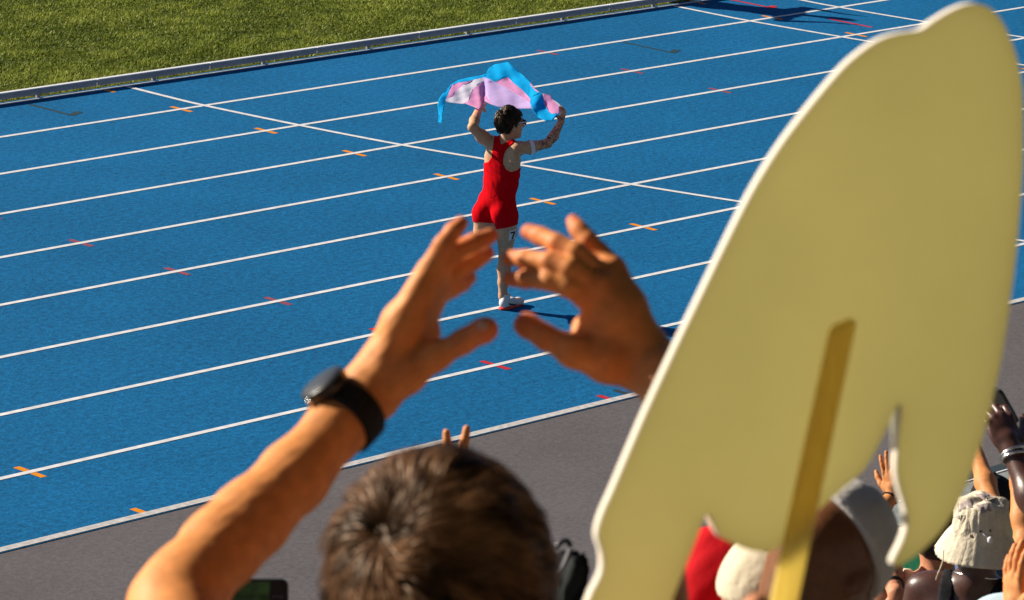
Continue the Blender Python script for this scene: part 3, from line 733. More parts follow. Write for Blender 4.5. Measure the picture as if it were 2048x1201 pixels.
# ------------------------------------------------------------------ the flag
def flag():
    z6 = 6.672
    def q(pts): return [(860+x/z6, 110+y/z6) for x, y in pts]
    outline = q([(800, 240), (650, 283), (500, 308), (370, 342), (280, 398), (170, 515), (120, 590), (100, 670), (115, 790), (108, 890), (155, 925), (160, 800), (180, 760), (188, 690), (205, 632), (430, 655), (470, 650), (600, 702), (655, 735), (690, 700), (722, 615), (800, 655), (900, 690), (1000, 706), (1200, 717), (1358, 720), (1440, 832), (1540, 882), (1640, 880), (1700, 795), (1735, 770), (1722, 690), (1755, 672), (1640, 595), (1600, 535), (1480, 508), (1400, 450), (1340, 368), (1270, 298), (1180, 220), (1100, 150), (1040, 93), (960, 113), (860, 130), (790, 180), (752, 238)])
    regions = [
     ('b', q([(810, 230), (640, 280), (480, 308), (360, 340), (270, 395), (160, 515), (110, 590), (90, 670), (105, 790), (100, 930), (170, 930), (165, 800), (185, 760), (190, 690), (207, 600), (236, 545), (290, 402), (380, 372), (480, 360), (600, 325), (720, 300)])),
     ('p', q([(300, 395), (380, 368), (500, 358), (590, 335), (450, 402), (400, 440), (340, 500), (310, 555), (215, 590), (230, 545)])),
     ('w', q([(590, 330), (715, 305), (712, 345), (690, 375), (620, 420), (570, 460), (530, 540), (508, 622), (430, 660), (195, 640), (210, 590), (310, 555), (340, 500), (400, 440), (450, 402)])),
     ('p', q([(712, 345), (722, 480), (735, 530), (800, 620), (850, 690), (722, 612), (700, 745), (580, 745), (430, 660), (508, 622), (530, 540), (570, 460), (620, 420), (690, 375)])),
     ('l', q([(715, 300), (780, 318), (900, 382), (1000, 430), (1130, 510), (1250, 580), (1335, 640), (1365, 730), (900, 730), (790, 650), (735, 530), (722, 480), (712, 345)])),
     ('p', q([(870, 360), (1040, 300), (1120, 380), (1230, 470), (1335, 580), (1340, 645), (1250, 580), (1130, 510), (1000, 430), (900, 382)])),
     ('p', q([(1340, 366), (1400, 430), (1490, 500), (1430, 500), (1380, 455), (1335, 400)])),
     ('b', q([(1335, 570), (1500, 505), (1520, 650), (1600, 790), (1710, 785), (1670, 900), (1440, 850), (1350, 720)])),
     ('p', q([(1500, 505), (1610, 530), (1625, 590), (1725, 690), (1745, 775), (1640, 800), (1590, 765), (1520, 650)])),
     ('w', q([(1630, 590), (1770, 670), (1715, 695), (1660, 640)])),
    ]
    pts = [tuple(p) for p in outline]; n = len(pts); edges = [(i, (i+1) % n) for i in range(n)]
    for nm, pl in regions:
        o = len(pts); pl = np.array(pl)
        for i, p in enumerate(pl): pts.append(tuple(p))
        edges += [(o+i, o+(i+1) % len(pl)) for i in range(len(pl))]
    lo, hi = np.min(outline, 0), np.max(outline, 0)
    gx, gy = np.meshgrid(np.arange(lo[0], hi[0], 2.6), np.arange(lo[1], hi[1], 2.6)); g = np.stack([gx.ravel()+RNG.uniform(-.5, .5, gx.size), gy.ravel()+RNG.uniform(-.5, .5, gx.size)], 1)
    g = g[polysdf(g, outline) < -0.8]; pts += [tuple(p) for p in g]
    r = delaunay_2d_cdt([Vector(p) for p in pts], edges, [], 0, 1e-4)
    p2 = np.array([tuple(v) for v in r[0]])
    fs = [list(f) for f in r[2]]; cen = np.array([p2[f].mean(0) for f in fs])
    keep = polysdf(cen, outline) < 0; fs = [f for f, k in zip(fs, keep) if k]; cen = cen[keep]
    key = {'b': 0, 'p': 1, 'w': 2, 'l': 3}; mi = np.zeros(len(fs), int)
    for nm, pl in reversed(regions):
        mi[polysdf(cen, pl) < 0] = key[nm]
    # depth: billowing back over the head, folds running down from the hands
    x, y = p2[:, 0], p2[:, 1]
    d = 0.10+0.0075*(212-y)-0.0016*(x-1000)
    d += 0.10*np.sin((x-880)/250*math.pi)*np.clip((215-y)/80, -0.3, 1)
    fold = 0.9*np.sin((x*0.5+y*0.85)*0.13+1.2*np.sin(x*0.03))+0.30*np.sin((x*0.95-y*0.3)*0.24+0.6)+0.10*np.sin((x*0.3+y)*0.45)
    amp = np.where((x > 968) & (y > 165) & (x < 1058), 0.011, 0.024); d += amp*fold
    d += 0.07*np.exp(-((x-968)/5)**2)*np.clip((y-150)/40, 0, 1)           # deep crease above the left hand
    tw = np.exp(-((x-1075+0.4*(y-190))/16)**2); d += -0.06*tw                 # rolled blue fold on the right
    d += 0.010*np.sin(y*0.22)*np.exp(-((x-885)/14)**2)
    v = np.array([RP(a, b_, c) for (a, b_), c in zip(p2, d)])
    M['fb'] = mat('flag_blue', (0.008, 0.59, 1.0), 0.8, 0.1, var=0.08, vscale=12, trans=0.62); M['fp'] = mat('flag_pink', (0.92, 0.50, 0.78), 0.6, 0.3, var=0.05, vscale=12, trans=0.62)
    M['fw'] = mat('flag_white', (0.92, 0.88, 0.96), 0.6, 0.3, var=0.04, vscale=12, trans=0.62)
    M['fl'] = mat('flag_lavender', (0.78, 0.62, 0.92), 0.8, 0.1, var=0.05, vscale=10, trans=0.62)
    o = mesh_np('flag', v, fs, [M['fb'], M['fp'], M['fw'], M['fl']], smooth=True, matidx=mi)
    sm = o.modifiers.new('thickness', 'SOLIDIFY'); sm.thickness = 0.0015; sm.offset = 0
    tag(o, 'blue, pink and white striped flag billowing above the runner\'s head', 'flag')
flag()

# ------------------------------------------------------------------ the clapping spectator in front
def front_spectator():
    HD = 3.35; H = P(880, 1210, HD)
    fl = floor_at(H[1]); t = empty('person', (H[0], H[1], fl))
    tag(t, 'brown-haired spectator seen from behind, both hands raised, wearing a black watch', 'person')
    A = np.array([RH, FH, Z]); b = Body(0.02)
    add_head(b, H, A)
    S = H-Z*0.25; hip = H-Z*0.80
    b.chain([H-Z*0.06-FH*0.02, S+Z*0.03-FH*0.03], [0.058, 0.064], k=0.03)
    tor = Body(0.05)
    tor.cone(S-Z*0.02-RH*0.14, S-Z*0.02+RH*0.14, 0.065); tor.cone(S-Z*0.14-RH*0.08, S-Z*0.14+RH*0.08, 0.12); tor.cone(S-Z*0.34-RH*0.06, S-Z*0.34+RH*0.06, 0.108)
    tor.cone(hip-RH*0.07, hip+RH*0.07, 0.118); tor.cone(S-Z*0.14, hip, 0.11, 0.115); b.p += tor.p
    # left arm: elbow low at the left, forearm up to the watch
    eL, wL = P(350, 1216, 3.72), P(728, 795, 3.90)
    shL, shR = S-RH*0.19-Z*0.01, S+RH*0.19-Z*0.01
    eR, wR = P(1284, 1100, 3.69), P(1300, 728, 3.90)
    b.chain([shL, shL*0.5+eL*0.5, eL], [0.060, 0.052, 0.043], k=0.03)
    arm = Body(0.012)
    arm.chain([eL, P(374, 1172, 3.735), P(444, 1094, 3.775), P(500, 1040, 3.80), P(588, 953, 3.838), P(672, 857, 3.872), wL], [0.0405, 0.0375, 0.0365, 0.0358, 0.0322, 0.0275, 0.0262], k=0.012)
    b.chain([shR, shR*0.5+eR*0.5, eR], [0.060, 0.046, 0.037], k=0.03)
    arR = Body(0.012); arR.chain([eR, P(1312, 1000, 3.74), P(1365, 885, 3.80), P(1362, 800, 3.86), P(1330, 756, 3.885), wR], [0.037, 0.037, 0.036, 0.031, 0.0275, 0.0265], k=0.012)
    # left hand
    D = 3.90
    def q(l): return [P(x, y, D+d) for x, y, d in l]
    hl = arm
    mp, mr, mm, mi = (858, 541, -0.008), (876, 542, 0.010), (882, 560, 0.028), (874, 588, 0.042)
    for m_, r0, r1 in ((mp, 0.020, 0.0118), (mr, 0.022, 0.0120), (mm, 0.022, 0.0122), (mi, 0.021, 0.0118)):
        hl.chain(q([(738, 782, 0.005), (0.45*738+0.55*m_[0], 0.45*775+0.55*m_[1], 0.6*m_[2]), m_]), [r0, 0.0165, r1], k=0.014)
    hl.chain(q([mp, (886, 489, -0.016), (906, 463, -0.012), (922, 446, -0.006)]), [0.0112, 0.0092, 0.0085, 0.0070], k=0.003)
    hl.chain(q([mr, (908, 503, 0.000), (948, 486, 0.008), (980, 473, 0.020)]), [0.0115, 0.0096, 0.0092, 0.0080], k=0.003)
    hl.chain(q([mm, (912, 540, 0.028), (948, 522, 0.040), (974, 507, 0.055)]), [0.0118, 0.0098, 0.0092, 0.0080], k=0.003)
    hl.chain(q([mi, (904, 576, 0.068), (924, 565, 0.090), (937, 555, 0.104)]), [0.0115, 0.0098, 0.0092, 0.0080], k=0.003)
    hl.chain(q([(752, 786, 0.002), (812, 748, -0.004), (872, 712, -0.010), (926, 684, -0.018), (968, 661, -0.024), (973, 658, -0.025)]), [0.0225, 0.0175, 0.0122, 0.0098, 0.0102, 0.0090], k=0.012)
    hl.chain(q([(800, 715, 0.012), (858, 670, 0.022)]), [0.018, 0.0095], k=0.016)      # web of the thumb
    # tendons and knuckle bumps
    hl.cone(*q([(760, 735, -0.012), (845, 560, -0.016)]), 0.006, 0.007, k=0.010)
    hl.cone(*q([(775, 745, -0.012), (866, 555, 0.000)]), 0.006, 0.007, k=0.010)
    # right hand, back towards us
    hr = arR
    rp, rr, rm, ri = (1226, 537, 0.010), (1206, 553, -0.002), (1192, 571, -0.010), (1176, 594, -0.010)
    for m_, r0, r1 in ((rp, 0.019, 0.0128), (rr, 0.020, 0.0128), (rm, 0.020, 0.0130), (ri, 0.020, 0.0130)):
        hr.chain(q([(1292, 716, 0.004), (0.45*1288+0.55*m_[0], 0.45*705+0.55*m_[1], 0.5*m_[2]), m_]), [r0, 0.0165, r1], k=0.014)
    hr.chain(q([rp, (1200, 508, 0.018), (1176, 482, 0.020), (1158, 460, 0.026), (1147, 444, 0.034)]), [0.0120, 0.0102, 0.0094, 0.0086, 0.0072], k=0.003)
    hr.chain(q([rr, (1150, 505, -0.018), (1112, 487, -0.010), (1082, 473, 0.006), (1058, 464, 0.016)]), [0.0120, 0.0104, 0.0095, 0.0087, 0.0076], k=0.003)
    hr.chain(q([rm, (1140, 537, -0.030), (1098, 524, -0.022), (1050, 519, -0.006), (1020, 517, 0.006)]), [0.0120, 0.0102, 0.0094, 0.0086, 0.0076], k=0.003)
    hr.chain(q([ri, (1135, 573, -0.030), (1098, 562, -0.026), (1052, 560, -0.012), (1021, 558, 0.000)]), [0.0120, 0.0102, 0.0094, 0.0086, 0.0076], k=0.003)
    hr.chain(q([(1282, 738, 0.0), (1215, 724, -0.010), (1148, 704, -0.014), (1092, 676, -0.006), (1056, 652, 0.004), (1050, 648, 0.005)]), [0.022, 0.0190, 0.0138, 0.0104, 0.0102, 0.0088], k=0.012)
    hr.chain(q([(1230, 700, 0.0), (1165, 655, 0.004)]), [0.019, 0.0100], k=0.014)
    hr.cone(*q([(1180, 585, -0.020), (1170, 600, -0.018)]), 0.007, k=0.008); hr.cone(*q([(1200, 563, -0.022), (1196, 568, -0.022)]), 0.007, k=0.008)
    hr.cone(*q([(1270, 690, -0.012), (1200, 568, -0.016)]), 0.007, k=0.010)
    b.p += [p for p in arm.p[:2]]+[p for p in arR.p[:2]]
    b.build('body', M['skin_tan'], t, 0.007)
    tips = q([(922, 446, -.006), (982, 473, .02), (974, 507, .055), (937, 555, .104), (973, 658, -.025), (1147, 444, .034), (1056, 463, .016), (1018, 517, .006), (1019, 558, 0), (1048, 647, .005)])
    kn = q([(1192, 571, -.02), (1206, 553, -.01), (1176, 594, -.02), (1226, 537, 0), (1100, 524, -.03), (1112, 487, -.02), (1176, 482, .01), (900, 506, 0), (885, 489, -.02), (925, 685, -.03), (1090, 676, -.02)])
    def flush(v):
        f = np.zeros(len(v))
        for p_ in tips: f = np.maximum(f, 0.85*np.exp(-(np.linalg.norm(v-p_, axis=1)/0.022)**2))
        for p_ in kn: f = np.maximum(f, 0.45*np.exp(-(np.linalg.norm(v-p_, axis=1)/0.013)**2))
        return {'flush': f*(0.75+0.25*vnoise(v, 180, 4))}
    crease = lambda Q: 0.0004*vnoise(Q, 260, 6)+0.0006*vnoise(Q, 110, 7)
    lo = arm.build('arm', M['skin_tan'], t, 0.0022, noise=crease, attrs=flush); ro = arR.build('arm', M['skin_tan'], t, 0.0022, noise=crease, attrs=flush)
    tl = bvh(lo)
    decal('fingernail', tl, [(952, 646), (962, 641), (972, 643), (978, 651), (975, 660), (966, 663), (957, 659)], M['nail'], lo, 0.0006, 4)
    # hair
    hair_c = H+Z*0.017-FH*0.008; rad = np.array([0.084, 0.100, 0.104])
    d = nrm(P(772, 1078, 1.0)-CAM); o = (CAM-hair_c)@A.T/rad; dd = (d@A.T)/rad
    bb = o@dd; disc = bb*bb-(dd@dd)*(o@o-1); tt = (-bb-math.sqrt(max(disc, 0)))/(dd@dd); wl = o+tt*dd
    hair_strands('hair', hair_c, A, rad, wl, 24000, 0.048, 0.0090, lambda s: (s[:, 1] < 0.40+0.6*s[:, 2].clip(0, 1)) & (s[:, 2] > -0.62), M['hair_brown'], t, 0.00055, 850, 11, 6, 0.7, 0.30)
    # shirt, trousers, shoes (below the frame)
    sb = tor.grow(0.012); sb.chain([shL, shL*0.5+eL*0.5], [0.070, 0.070]); sb.chain([shR, shR*0.5+eR*0.5], [0.070, 0.070]); cz = hip[2]-0.10
    sb.build('shirt', M['navy_cloth'], t, 0.009, lambda Q: np.maximum(cz-Q[..., 2], 0.088-np.linalg.norm(Q-(S+Z*0.065), axis=-1)), lambda Q: 0.005*vnoise(Q, 26, 3))
    lg = Body(0.03); L = hip[2]-fl
    for s in (-1, 1):
        hp = hip+RH*s*0.085; kn = hp-Z*L*0.5+FH*0.03; an = np.array([hp[0], hp[1], fl+0.09])
        lg.chain([hp, kn, an], [0.092, 0.066, 0.052]); ft = Body(0.02); ft.chain([an-Z*0.045-FH*0.02, an-Z*0.05+FH*0.15], [0.045, 0.038]); ft.build('shoe', M['white_cloth'], t, 0.012)
    lg.cone(hip-RH*0.07, hip+RH*0.07, 0.13); pz = hip[2]+0.05
    lg.build('trousers', M['denim'], t, 0.014, lambda Q: Q[..., 2]-pz)
    print('FIG front height %.2f' % (H[2]+0.12-fl))
    # wristwatch: strap ring round the arm, round case on its outer side
    c0, c1 = P(660, 868, 3.868), P(716, 806, 3.895); c = (c0*0.40+c1*0.60); ax = nrm(c1-c0)
    p = -RT*0.76+UP*0.62; p = nrm(p-np.dot(p, ax)*ax); qv = np.cross(ax, p)
    if np.dot(qv, FW) > 0: qv = -qv
    n = 40; w2 = 0.0142; vs, fs = [], []
    prof = [(-w2, 0.0), (-w2, 0.0030), (-w2*0.85, 0.0044), (w2*0.85, 0.0044), (w2, 0.0030), (w2, 0.0)]
    for j in range(n):
        an = 2*math.pi*j/n; e = math.cos(an)*p+math.sin(an)*qv; flat = 0.0312+0.0006*math.cos(2*an)
        for s_, h_ in prof: vs.append(c+ax*s_+e*(flat+h_))
    k = len(prof)
    for j in range(n):
        for i in range(k-1): a = j*k+i; b2 = ((j+1) % n)*k+i; fs.append([a, b2, b2+1, a+1])
    wt = mesh_np('wristwatch', vs, fs, M['strap'], t)
    cn = nrm(p*0.93+qv*0.36); cc = c+cn*0.0335; ex = nrm(ax-np.dot(ax, cn)*cn); ey = np.cross(cn, ex)
    def disc(nm, rs, m, par, sx=1.0):
        vs, fs = [], []
        for r_, h_ in rs:
            for j in range(40):
                an = 2*math.pi*j/40; vs.append(cc+cn*h_+r_*(math.cos(an)*ex*sx+math.sin(an)*ey))
        for i in range(len(rs)-1):
            for j in range(40): fs.append([i*40+j, i*40+(j+1) % 40, (i+1)*40+(j+1) % 40, (i+1)*40+j])
        fs.append([(len(rs)-1)*40+j for j in range(40)]); fs.append([j for j in range(40)][::-1])
        return mesh_np(nm, vs, fs, m, par)
    disc('case', [(0.0215, -0.005), (0.0238, -0.001), (0.0238, 0.0065), (0.0226, 0.0085), (0.0200, 0.0088)], M['black_plastic'], wt)
    disc('watch_face', [(0.0196, 0.0087), (0.0196, 0.0094), (0.0190, 0.0097)], M['glass'], wt)
    bt = Body(0.002); bt.cone(cc-ex*0.0225+cn*0.003, cc-ex*0.0245+cn*0.003, 0.003); bt.build('button', M['silver'], wt, 0.001)
    # five small letters pressed into the strap
    for i in range(5):
        an = 1.05+0.15*i; e = math.cos(an)*p+math.sin(an)*qv; tn = -math.sin(an)*p+math.cos(an)*qv; o0 = c+e*0.0361
        lv = [o0+ax*a_+tn*b_ for a_, b_ in ((-0.004, -0.0016), (0.004, -0.0016), (0.004, 0.0016), (-0.004, 0.0016))]
        mesh_np('strap_print', lv, [[0, 1, 2, 3]], M['print'], wt, smooth=False)
    finish(t)
M['print'] = mat('strap_print', (0.022, 0.022, 0.022), 0.5, 0.3)
front_spectator()

# ------------------------------------------------------------------ cut-out board on a stick
def board():
    n = nrm(FW*0.90-RT*0.40+UP*0.17); p0 = P(1600, 600, 3.0); th = 0.009
    out = [(1168, 1290), (1178, 1205), (1204, 1150), (1206, 1110), (1196, 1072), (1206, 1030), (1226, 985), (1262, 900), (1300, 812), (1352, 700), (1405, 590), (1452, 492), (1506, 385), (1558, 300), (1602, 240), (1652, 178), (1700, 125), (1755, 84), (1800, 68), (1842, 62), (1868, 44), (1905, 22), (1940, 9), (1972, 12), (1998, 34), (2018, 70), (2034, 115), (2046, 180), (2048, 260), (2047, 340), (2040, 430), (2032, 520), (2020, 610), (2006, 700), (1990, 780), (1970, 860), (1945, 940), (1915, 1010), (1880, 1066), (1840, 1105), (1806, 1128), (1792, 1134), (1788, 1122),
           (1806, 1085), (1816, 1050), (1812, 1015), (1800, 975), (1794, 940), (1796, 900), (1800, 850), (1803, 818), (1800, 808), (1792, 818), (1780, 845), (1755, 895), (1728, 940), (1690, 975), (1640, 1018), (1600, 1052), (1570, 1082), (1548, 1102), (1520, 1104), (1490, 1098), (1462, 1086), (1442, 1074), (1428, 1052), (1418, 1032), (1410, 1034), (1392, 1082), (1372, 1132), (1345, 1200), (1310, 1290)]
    pts = np.array(out, float); sm = spline(np.vstack([pts, pts[:1]]), 3)[:-1]
    front = np.array([plane_pt(x, y, p0, n) for x, y in sm])
    t = empty('cutout_sign', tuple(P(1530, 1230, 3.0))); tag(t, 'large blurred khaki cut-out board with white edge on a wooden stick', 'sign')
    N = len(sm); bm = bmesh.new()
    # back face (towards camera) and far face as bevelled slab: rounded foam edge
    rings = [(0.0, 0.0), (0.0015, 0.0), (0.0, 0.0)]
    a = [bm.verts.new(Vector(p)) for p in front]; b = [bm.verts.new(Vector(p+n*th)) for p in front]
    f1 = bm.faces.new(a); f2 = bm.faces.new(b[::-1])
    for i in range(N):
        f = bm.faces.new([a[(i+1) % N], a[i], b[i], b[(i+1) % N]]); f.material_index = 1; f.smooth = True
    f2.material_index = 2
    bmesh.ops.triangulate(bm, faces=[f1, f2]); bmesh.ops.recalc_face_normals(bm, faces=bm.faces[:])
    me = bpy.data.meshes.new('board'); bm.to_mesh(me); bm.free()
    M['board'] = mat('board_back', (0.80, 0.725, 0.305), 0.8, 0.1, var=0.07, vscale=5, trans=0.56, bump=0.1, bscale=14, bdist=0.004)
    M['foam'] = mat('board_edge', (0.80, 0.73, 0.62), 0.8, 0.15, trans=0.1); M['board_front'] = mat('board_front', (0.80, 0.78, 0.66), 0.7, 0.2, trans=0.45)
    for m in (M['board'], M['foam'], M['board_front']): me.materials.append(m)
    o = link(bpy.data.objects.new('board', me), t)
    # stick glued to the back
    sp = [(1655, 662), (1664, 650), (1697, 636), (1705, 640), (1703, 655), (1588, 1205), (1522, 1530), (1470, 1530), (1536, 1205)]
    base = np.array([plane_pt(x, y, p0, n) for x, y in sp])-n*0.0008
    bm = bmesh.new(); a = [bm.verts.new(Vector(p)) for p in base]; b = [bm.verts.new(Vector(p-n*0.006)) for p in base]
    bm.faces.new(a); bm.faces.new(b[::-1]); m_ = len(sp)
    for i in range(m_): bm.faces.new([a[(i+1) % m_], a[i], b[i], b[(i+1) % m_]])
    bmesh.ops.recalc_face_normals(bm, faces=bm.faces[:]); bmesh.ops.bevel(bm, geom=bm.edges[:], offset=0.0008, segments=2, affect='EDGES')
    me = bpy.data.meshes.new('stick'); bm.to_mesh(me); bm.free(); me.materials.append(M['wood'])
    s = link(bpy.data.objects.new('stick', me), t); finish(t)
board()

# ------------------------------------------------------------------ the other spectators
def band(name, c, ax, rad, w, m, parent, th=0.003):
    ax = nrm(ax); x = nrm(np.cross(ax, [0.3, 0.5, 0.8])); y = np.cross(ax, x); pts = [c+rad*(math.cos(a)*x+math.sin(a)*y) for a in np.linspace(0, 2*math.pi, 28, endpoint=False)]
    v, f = tube(pts, w, 6, True); return mesh_np(name, v, f, m, parent)
away = FH
# sign holder, sitting below the frame
Hs = P(1385, 1580, 3.12); hs = P(1540, 1420, 2.985)
t, A0, S = person('seated spectator in a grey top holding the board\'s wooden stick', Hs, FH, M['skin_pink'], M['grey_cloth'], M['black_cloth'],
    arms={'R': (P(1620, 1760, 3.05), P(1545, 1560, 2.93), UP+0.15*RT, -FW*0.3+RT, (2.0, 2.0, 2.1, 2.1))}, hair=(M['hair_black'], True)); finish(t)
# filming with a phone, low on the left
Hp = P(470, 1480, 5.8); pc = P(476, 1207, 6.2); pn = nrm(CAM-pc)
t, A0, S = person('spectator below the phone, filming the track', Hp, FH, M['skin_pink'], M['white_cloth'], M['denim'],
    arms={'R': (P(640, 1590, 5.95), P(560, 1420, 6.15), P(545, 1330, 6.2)-P(560, 1420, 6.15), RT+0.2*FW, (1.2,)*4), 'L': (P(330, 1590, 5.95), P(385, 1420, 6.15), P(400, 1330, 6.2)-P(385, 1420, 6.15), -RT+0.2*FW, (1.2,)*4)}, hair=(M['hair_black'], False)); finish(t)
def phone(name, label, c, ex, ey, en, L, Wd, th, screen=True):
    t = empty(name, tuple(c)); tag(t, label, 'phone')
    b = bmesh.new(); rad = 0.011; vs = []
    for sx, sy, a0 in ((1, 1, 0), (-1, 1, 90), (-1, -1, 180), (1, -1, 270)):
        for k in range(6):
            an = R(a0+18*k); vs.append(((L/2-rad)*sx+rad*math.cos(an), (Wd/2-rad)*sy+rad*math.sin(an)))
    N = len(vs); rings = [(-th/2, 0.97), (-th/2+0.001, 1.0), (th/2-0.001, 1.0), (th/2, 0.97)]; V3 = []
    for z, s in rings: V3 += [c+ex*x*s+ey*y*s+en*z for x, y in vs]
    F = [[i*N+j, i*N+(j+1) % N, (i+1)*N+(j+1) % N, (i+1)*N+j] for i in range(3) for j in range(N)]+[list(range(N))[::-1], [3*N+j for j in range(N)]]
    o = mesh_np('phone_body', V3, F, M['black_plastic'], t, smooth=False)
    if screen:
        z = th/2+0.0006; x0, x1 = -L/2+0.02, L/2-0.031
        mesh_np('screen', [c+ex*x0+ey*(-Wd/2+0.004)+en*z, c+ex*x1+ey*(-Wd/2+0.004)+en*z, c+ex*(x1+0.004)+ey*(Wd/2-0.004)+en*z, c+ex*x0+ey*(Wd/2-0.004)+en*z], [[0, 1, 2, 3]], M['screen'], o, smooth=False)
        for i in range(3):
            q = c+ex*(L/2-0.016+0.006*(i-1))+ey*0.010+en*z; mesh_np('screen_print', [q+ex*a+ey*b_ for a, b_ in ((-0.0016, -0.0015), (0.0016, -0.0015), (0.0016, 0.0015), (-0.0016, 0.0015))], [[0, 1, 2, 3]], M['uitext'], o, smooth=False)
    else:
        for i in range(2): box_o = Body(0.002); box_o.cone(c+ex*(L/2-0.02)+ey*(0.012-0.024*i)+en*(-th/2), c+ex*(L/2-0.02)+ey*(0.012-0.024*i)+en*(-th/2-0.002), 0.008); box_o.build('lens', M['black_plastic'], o, 0.002)
    finish(t); return t
sm = bpy.data.materials.new('phone_screen'); sm.use_nodes = True; N_ = sm.node_tree.nodes; L_ = sm.node_tree.links; bs_ = N_['Principled BSDF']; bs_.inputs['Base Color'].default_value = (0.01, 0.01, 0.01, 1); bs_.inputs['Roughness'].default_value = 0.2
n_ = N_.new('ShaderNodeTexNoise'); n_.inputs['Scale'].default_value = 45; n_.inputs['Detail'].default_value = 8; r_ = N_.new('ShaderNodeValToRGB'); r_.color_ramp.elements[0].position = 0.35; r_.color_ramp.elements[1].position = 0.75
r_.color_ramp.elements[0].color = (0.004, 0.018, 0.006, 1); r_.color_ramp.elements[1].color = (0.07, 0.13, 0.03, 1); L_.new(n_.outputs[0], r_.inputs[0]); L_.new(r_.outputs[0], bs_.inputs['Emission Color']); bs_.inputs['Emission Strength'].default_value = 0.14
tc_ = N_.new('ShaderNodeTexCoord'); L_.new(tc_.outputs['Object'], n_.inputs['Vector'])
M['screen'] = sm; M['uitext'] = mat('screen_text', (0.10, 0.13, 0.18), 0.4, 0.3)
phone('phone', 'black phone held sideways below the watch arm, its screen showing green', pc, RT, UP, -FW, 0.152, 0.074, 0.008)
# two fingers held up beyond the brown hair
wv = P(896, 1046, 7.0)
t, A0, S = person('spectator hidden by the brown-haired head, two fingers spread in a V above it', P(845, 1150, 7.0), FH, M['skin_orange'], M['white_cloth'], M['denim'],
    arms={'R': (P(935, 1210, 7.0), wv, P(952, 870, 7.0)-wv, -FW+0.2*RT, (0.05, 0.05, 2.3, 2.4), 0.92, -1, 0.24)}, hair=(M['hair_black'], False)); finish(t)
# person with the black backpack, right of the brown-haired head
Hb = P(940, 1130, 5.2)
t, A0, S = person('spectator mostly hidden by the brown-haired head, carrying the black backpack', Hb, FH, M['skin_orange'], M['black_cloth'], M['black_cloth'], hair=(M['hair_black'], False)); finish(t)
def backpack():
    D = 5.0; t = empty('backpack', tuple(P(1140, 1210, D))); tag(t, 'black backpack with grey strap just right of the brown-haired head', 'backpack')
    def slab(nm, pl, d0, d1, m, par, bev=0.004):
        bm = bmesh.new(); a = [bm.verts.new(Vector(P(x, y, d0))) for x, y in pl]; b = [bm.verts.new(Vector(P(x, y, d1))) for x, y in pl]; n = len(pl)
        bm.faces.new(a); bm.faces.new(b[::-1])
        for i in range(n): bm.faces.new([a[(i+1) % n], a[i], b[i], b[(i+1) % n]])
        bmesh.ops.recalc_face_normals(bm, faces=bm.faces[:]); bmesh.ops.bevel(bm, geom=bm.edges[:], offset=bev, segments=3, affect='EDGES')
        me = bpy.data.meshes.new(nm); bm.to_mesh(me); bm.free(); me.materials.append(m); [setattr(p, 'use_smooth', True) for p in me.polygons]
        return link(bpy.data.objects.new(nm, me), par)
    body = slab('bag_body', [(1090, 1330), (1092, 1130), (1112, 1098), (1148, 1104), (1164, 1101), (1173, 1110), (1180, 1127), (1179, 1155), (1171, 1180), (1166, 1330)], 4.99, 5.12, M['black_cloth'], t, 0.006)
    slab('front_pocket', [(1108, 1320), (1118, 1165), (1136, 1115), (1158, 1111), (1170, 1125), (1170, 1150), (1158, 1180), (1140, 1205), (1136, 1320)], 4.965, 4.992, M['bagpanel'], t, 0.005)
    slab('strap', [(1112, 1150), (1118, 1140), (1137, 1094), (1147, 1096), (1140, 1118), (1122, 1150)], 4.945, 4.953, M['bagstrap'], t, 0.002)
    v, f = tube(spline([P(1112, 1096, 4.97), P(1122, 1085, 4.97), P(1134, 1082, 4.97), P(1142, 1094, 4.97)], 4), 0.0032, 8); mesh_np('grab_loop', v, f, M['black_plastic'], t)
    finish(t)
M['bagpanel'] = cloth('bag_panel', (0.030, 0.034, 0.034)); M['bagstrap'] = cloth('bag_strap', (0.22, 0.22, 0.24)); backpack()
# red cap, white cap
fr = nrm(FH*0.8+RH*0.6)
t, A0, S = person('spectator in a bright red cap under the board\'s left lobe', P(1424, 1216, 6.4), FH, M['skin_orange'], M['black_cloth'], M['denim'], cap=(M['red_cloth'], True), arms={'R': (P(1545, 1320, 6.75), P(1524, 1150, 6.8), UP-0.05*RT, -FW, (0.3,)*4)}); finish(t)
t, A0, S = person('spectator in a cream-white cap between red cap and wooden stick', P(1562, 1212, 6.12), nrm(FH*0.75+RH*0.66), M['skin_pink'], M['white_cloth'], M['denim'], cap=(M['cream'], True)); finish(t)
M['palecap'] = cloth('pale_cap', (0.62, 0.59, 0.55))
# brown head with pale cap tilted to the right
Hh = P(1645, 1120, 5.95); uu = nrm(Z*0.42+RH*0.70+FH*0.60); ff = nrm(RH*0.3+FH*0.5-Z*0.85); ff = nrm(ff-uu*np.dot(ff, uu)); rr_ = np.cross(ff, uu)
t, A0, S = person('large brown shaved head in a pale grey cap beside the wooden stick', Hh, nrm(RH*0.6+FH*0.8), M['skin_brown'], M['white_cloth'], M['black_cloth'],
    cap=(M['palecap'], False), headA=[rr_, ff, uu], h=0.008)
pk = Body(0.01); pk.ell(P(1754, 1086, 5.98), [nrm(RT-0.6*UP), nrm(UP+0.6*RT), FW], (0.034, 0.015, 0.05)); pk.build('peak', M['white_cloth'], t, 0.004); finish(t)
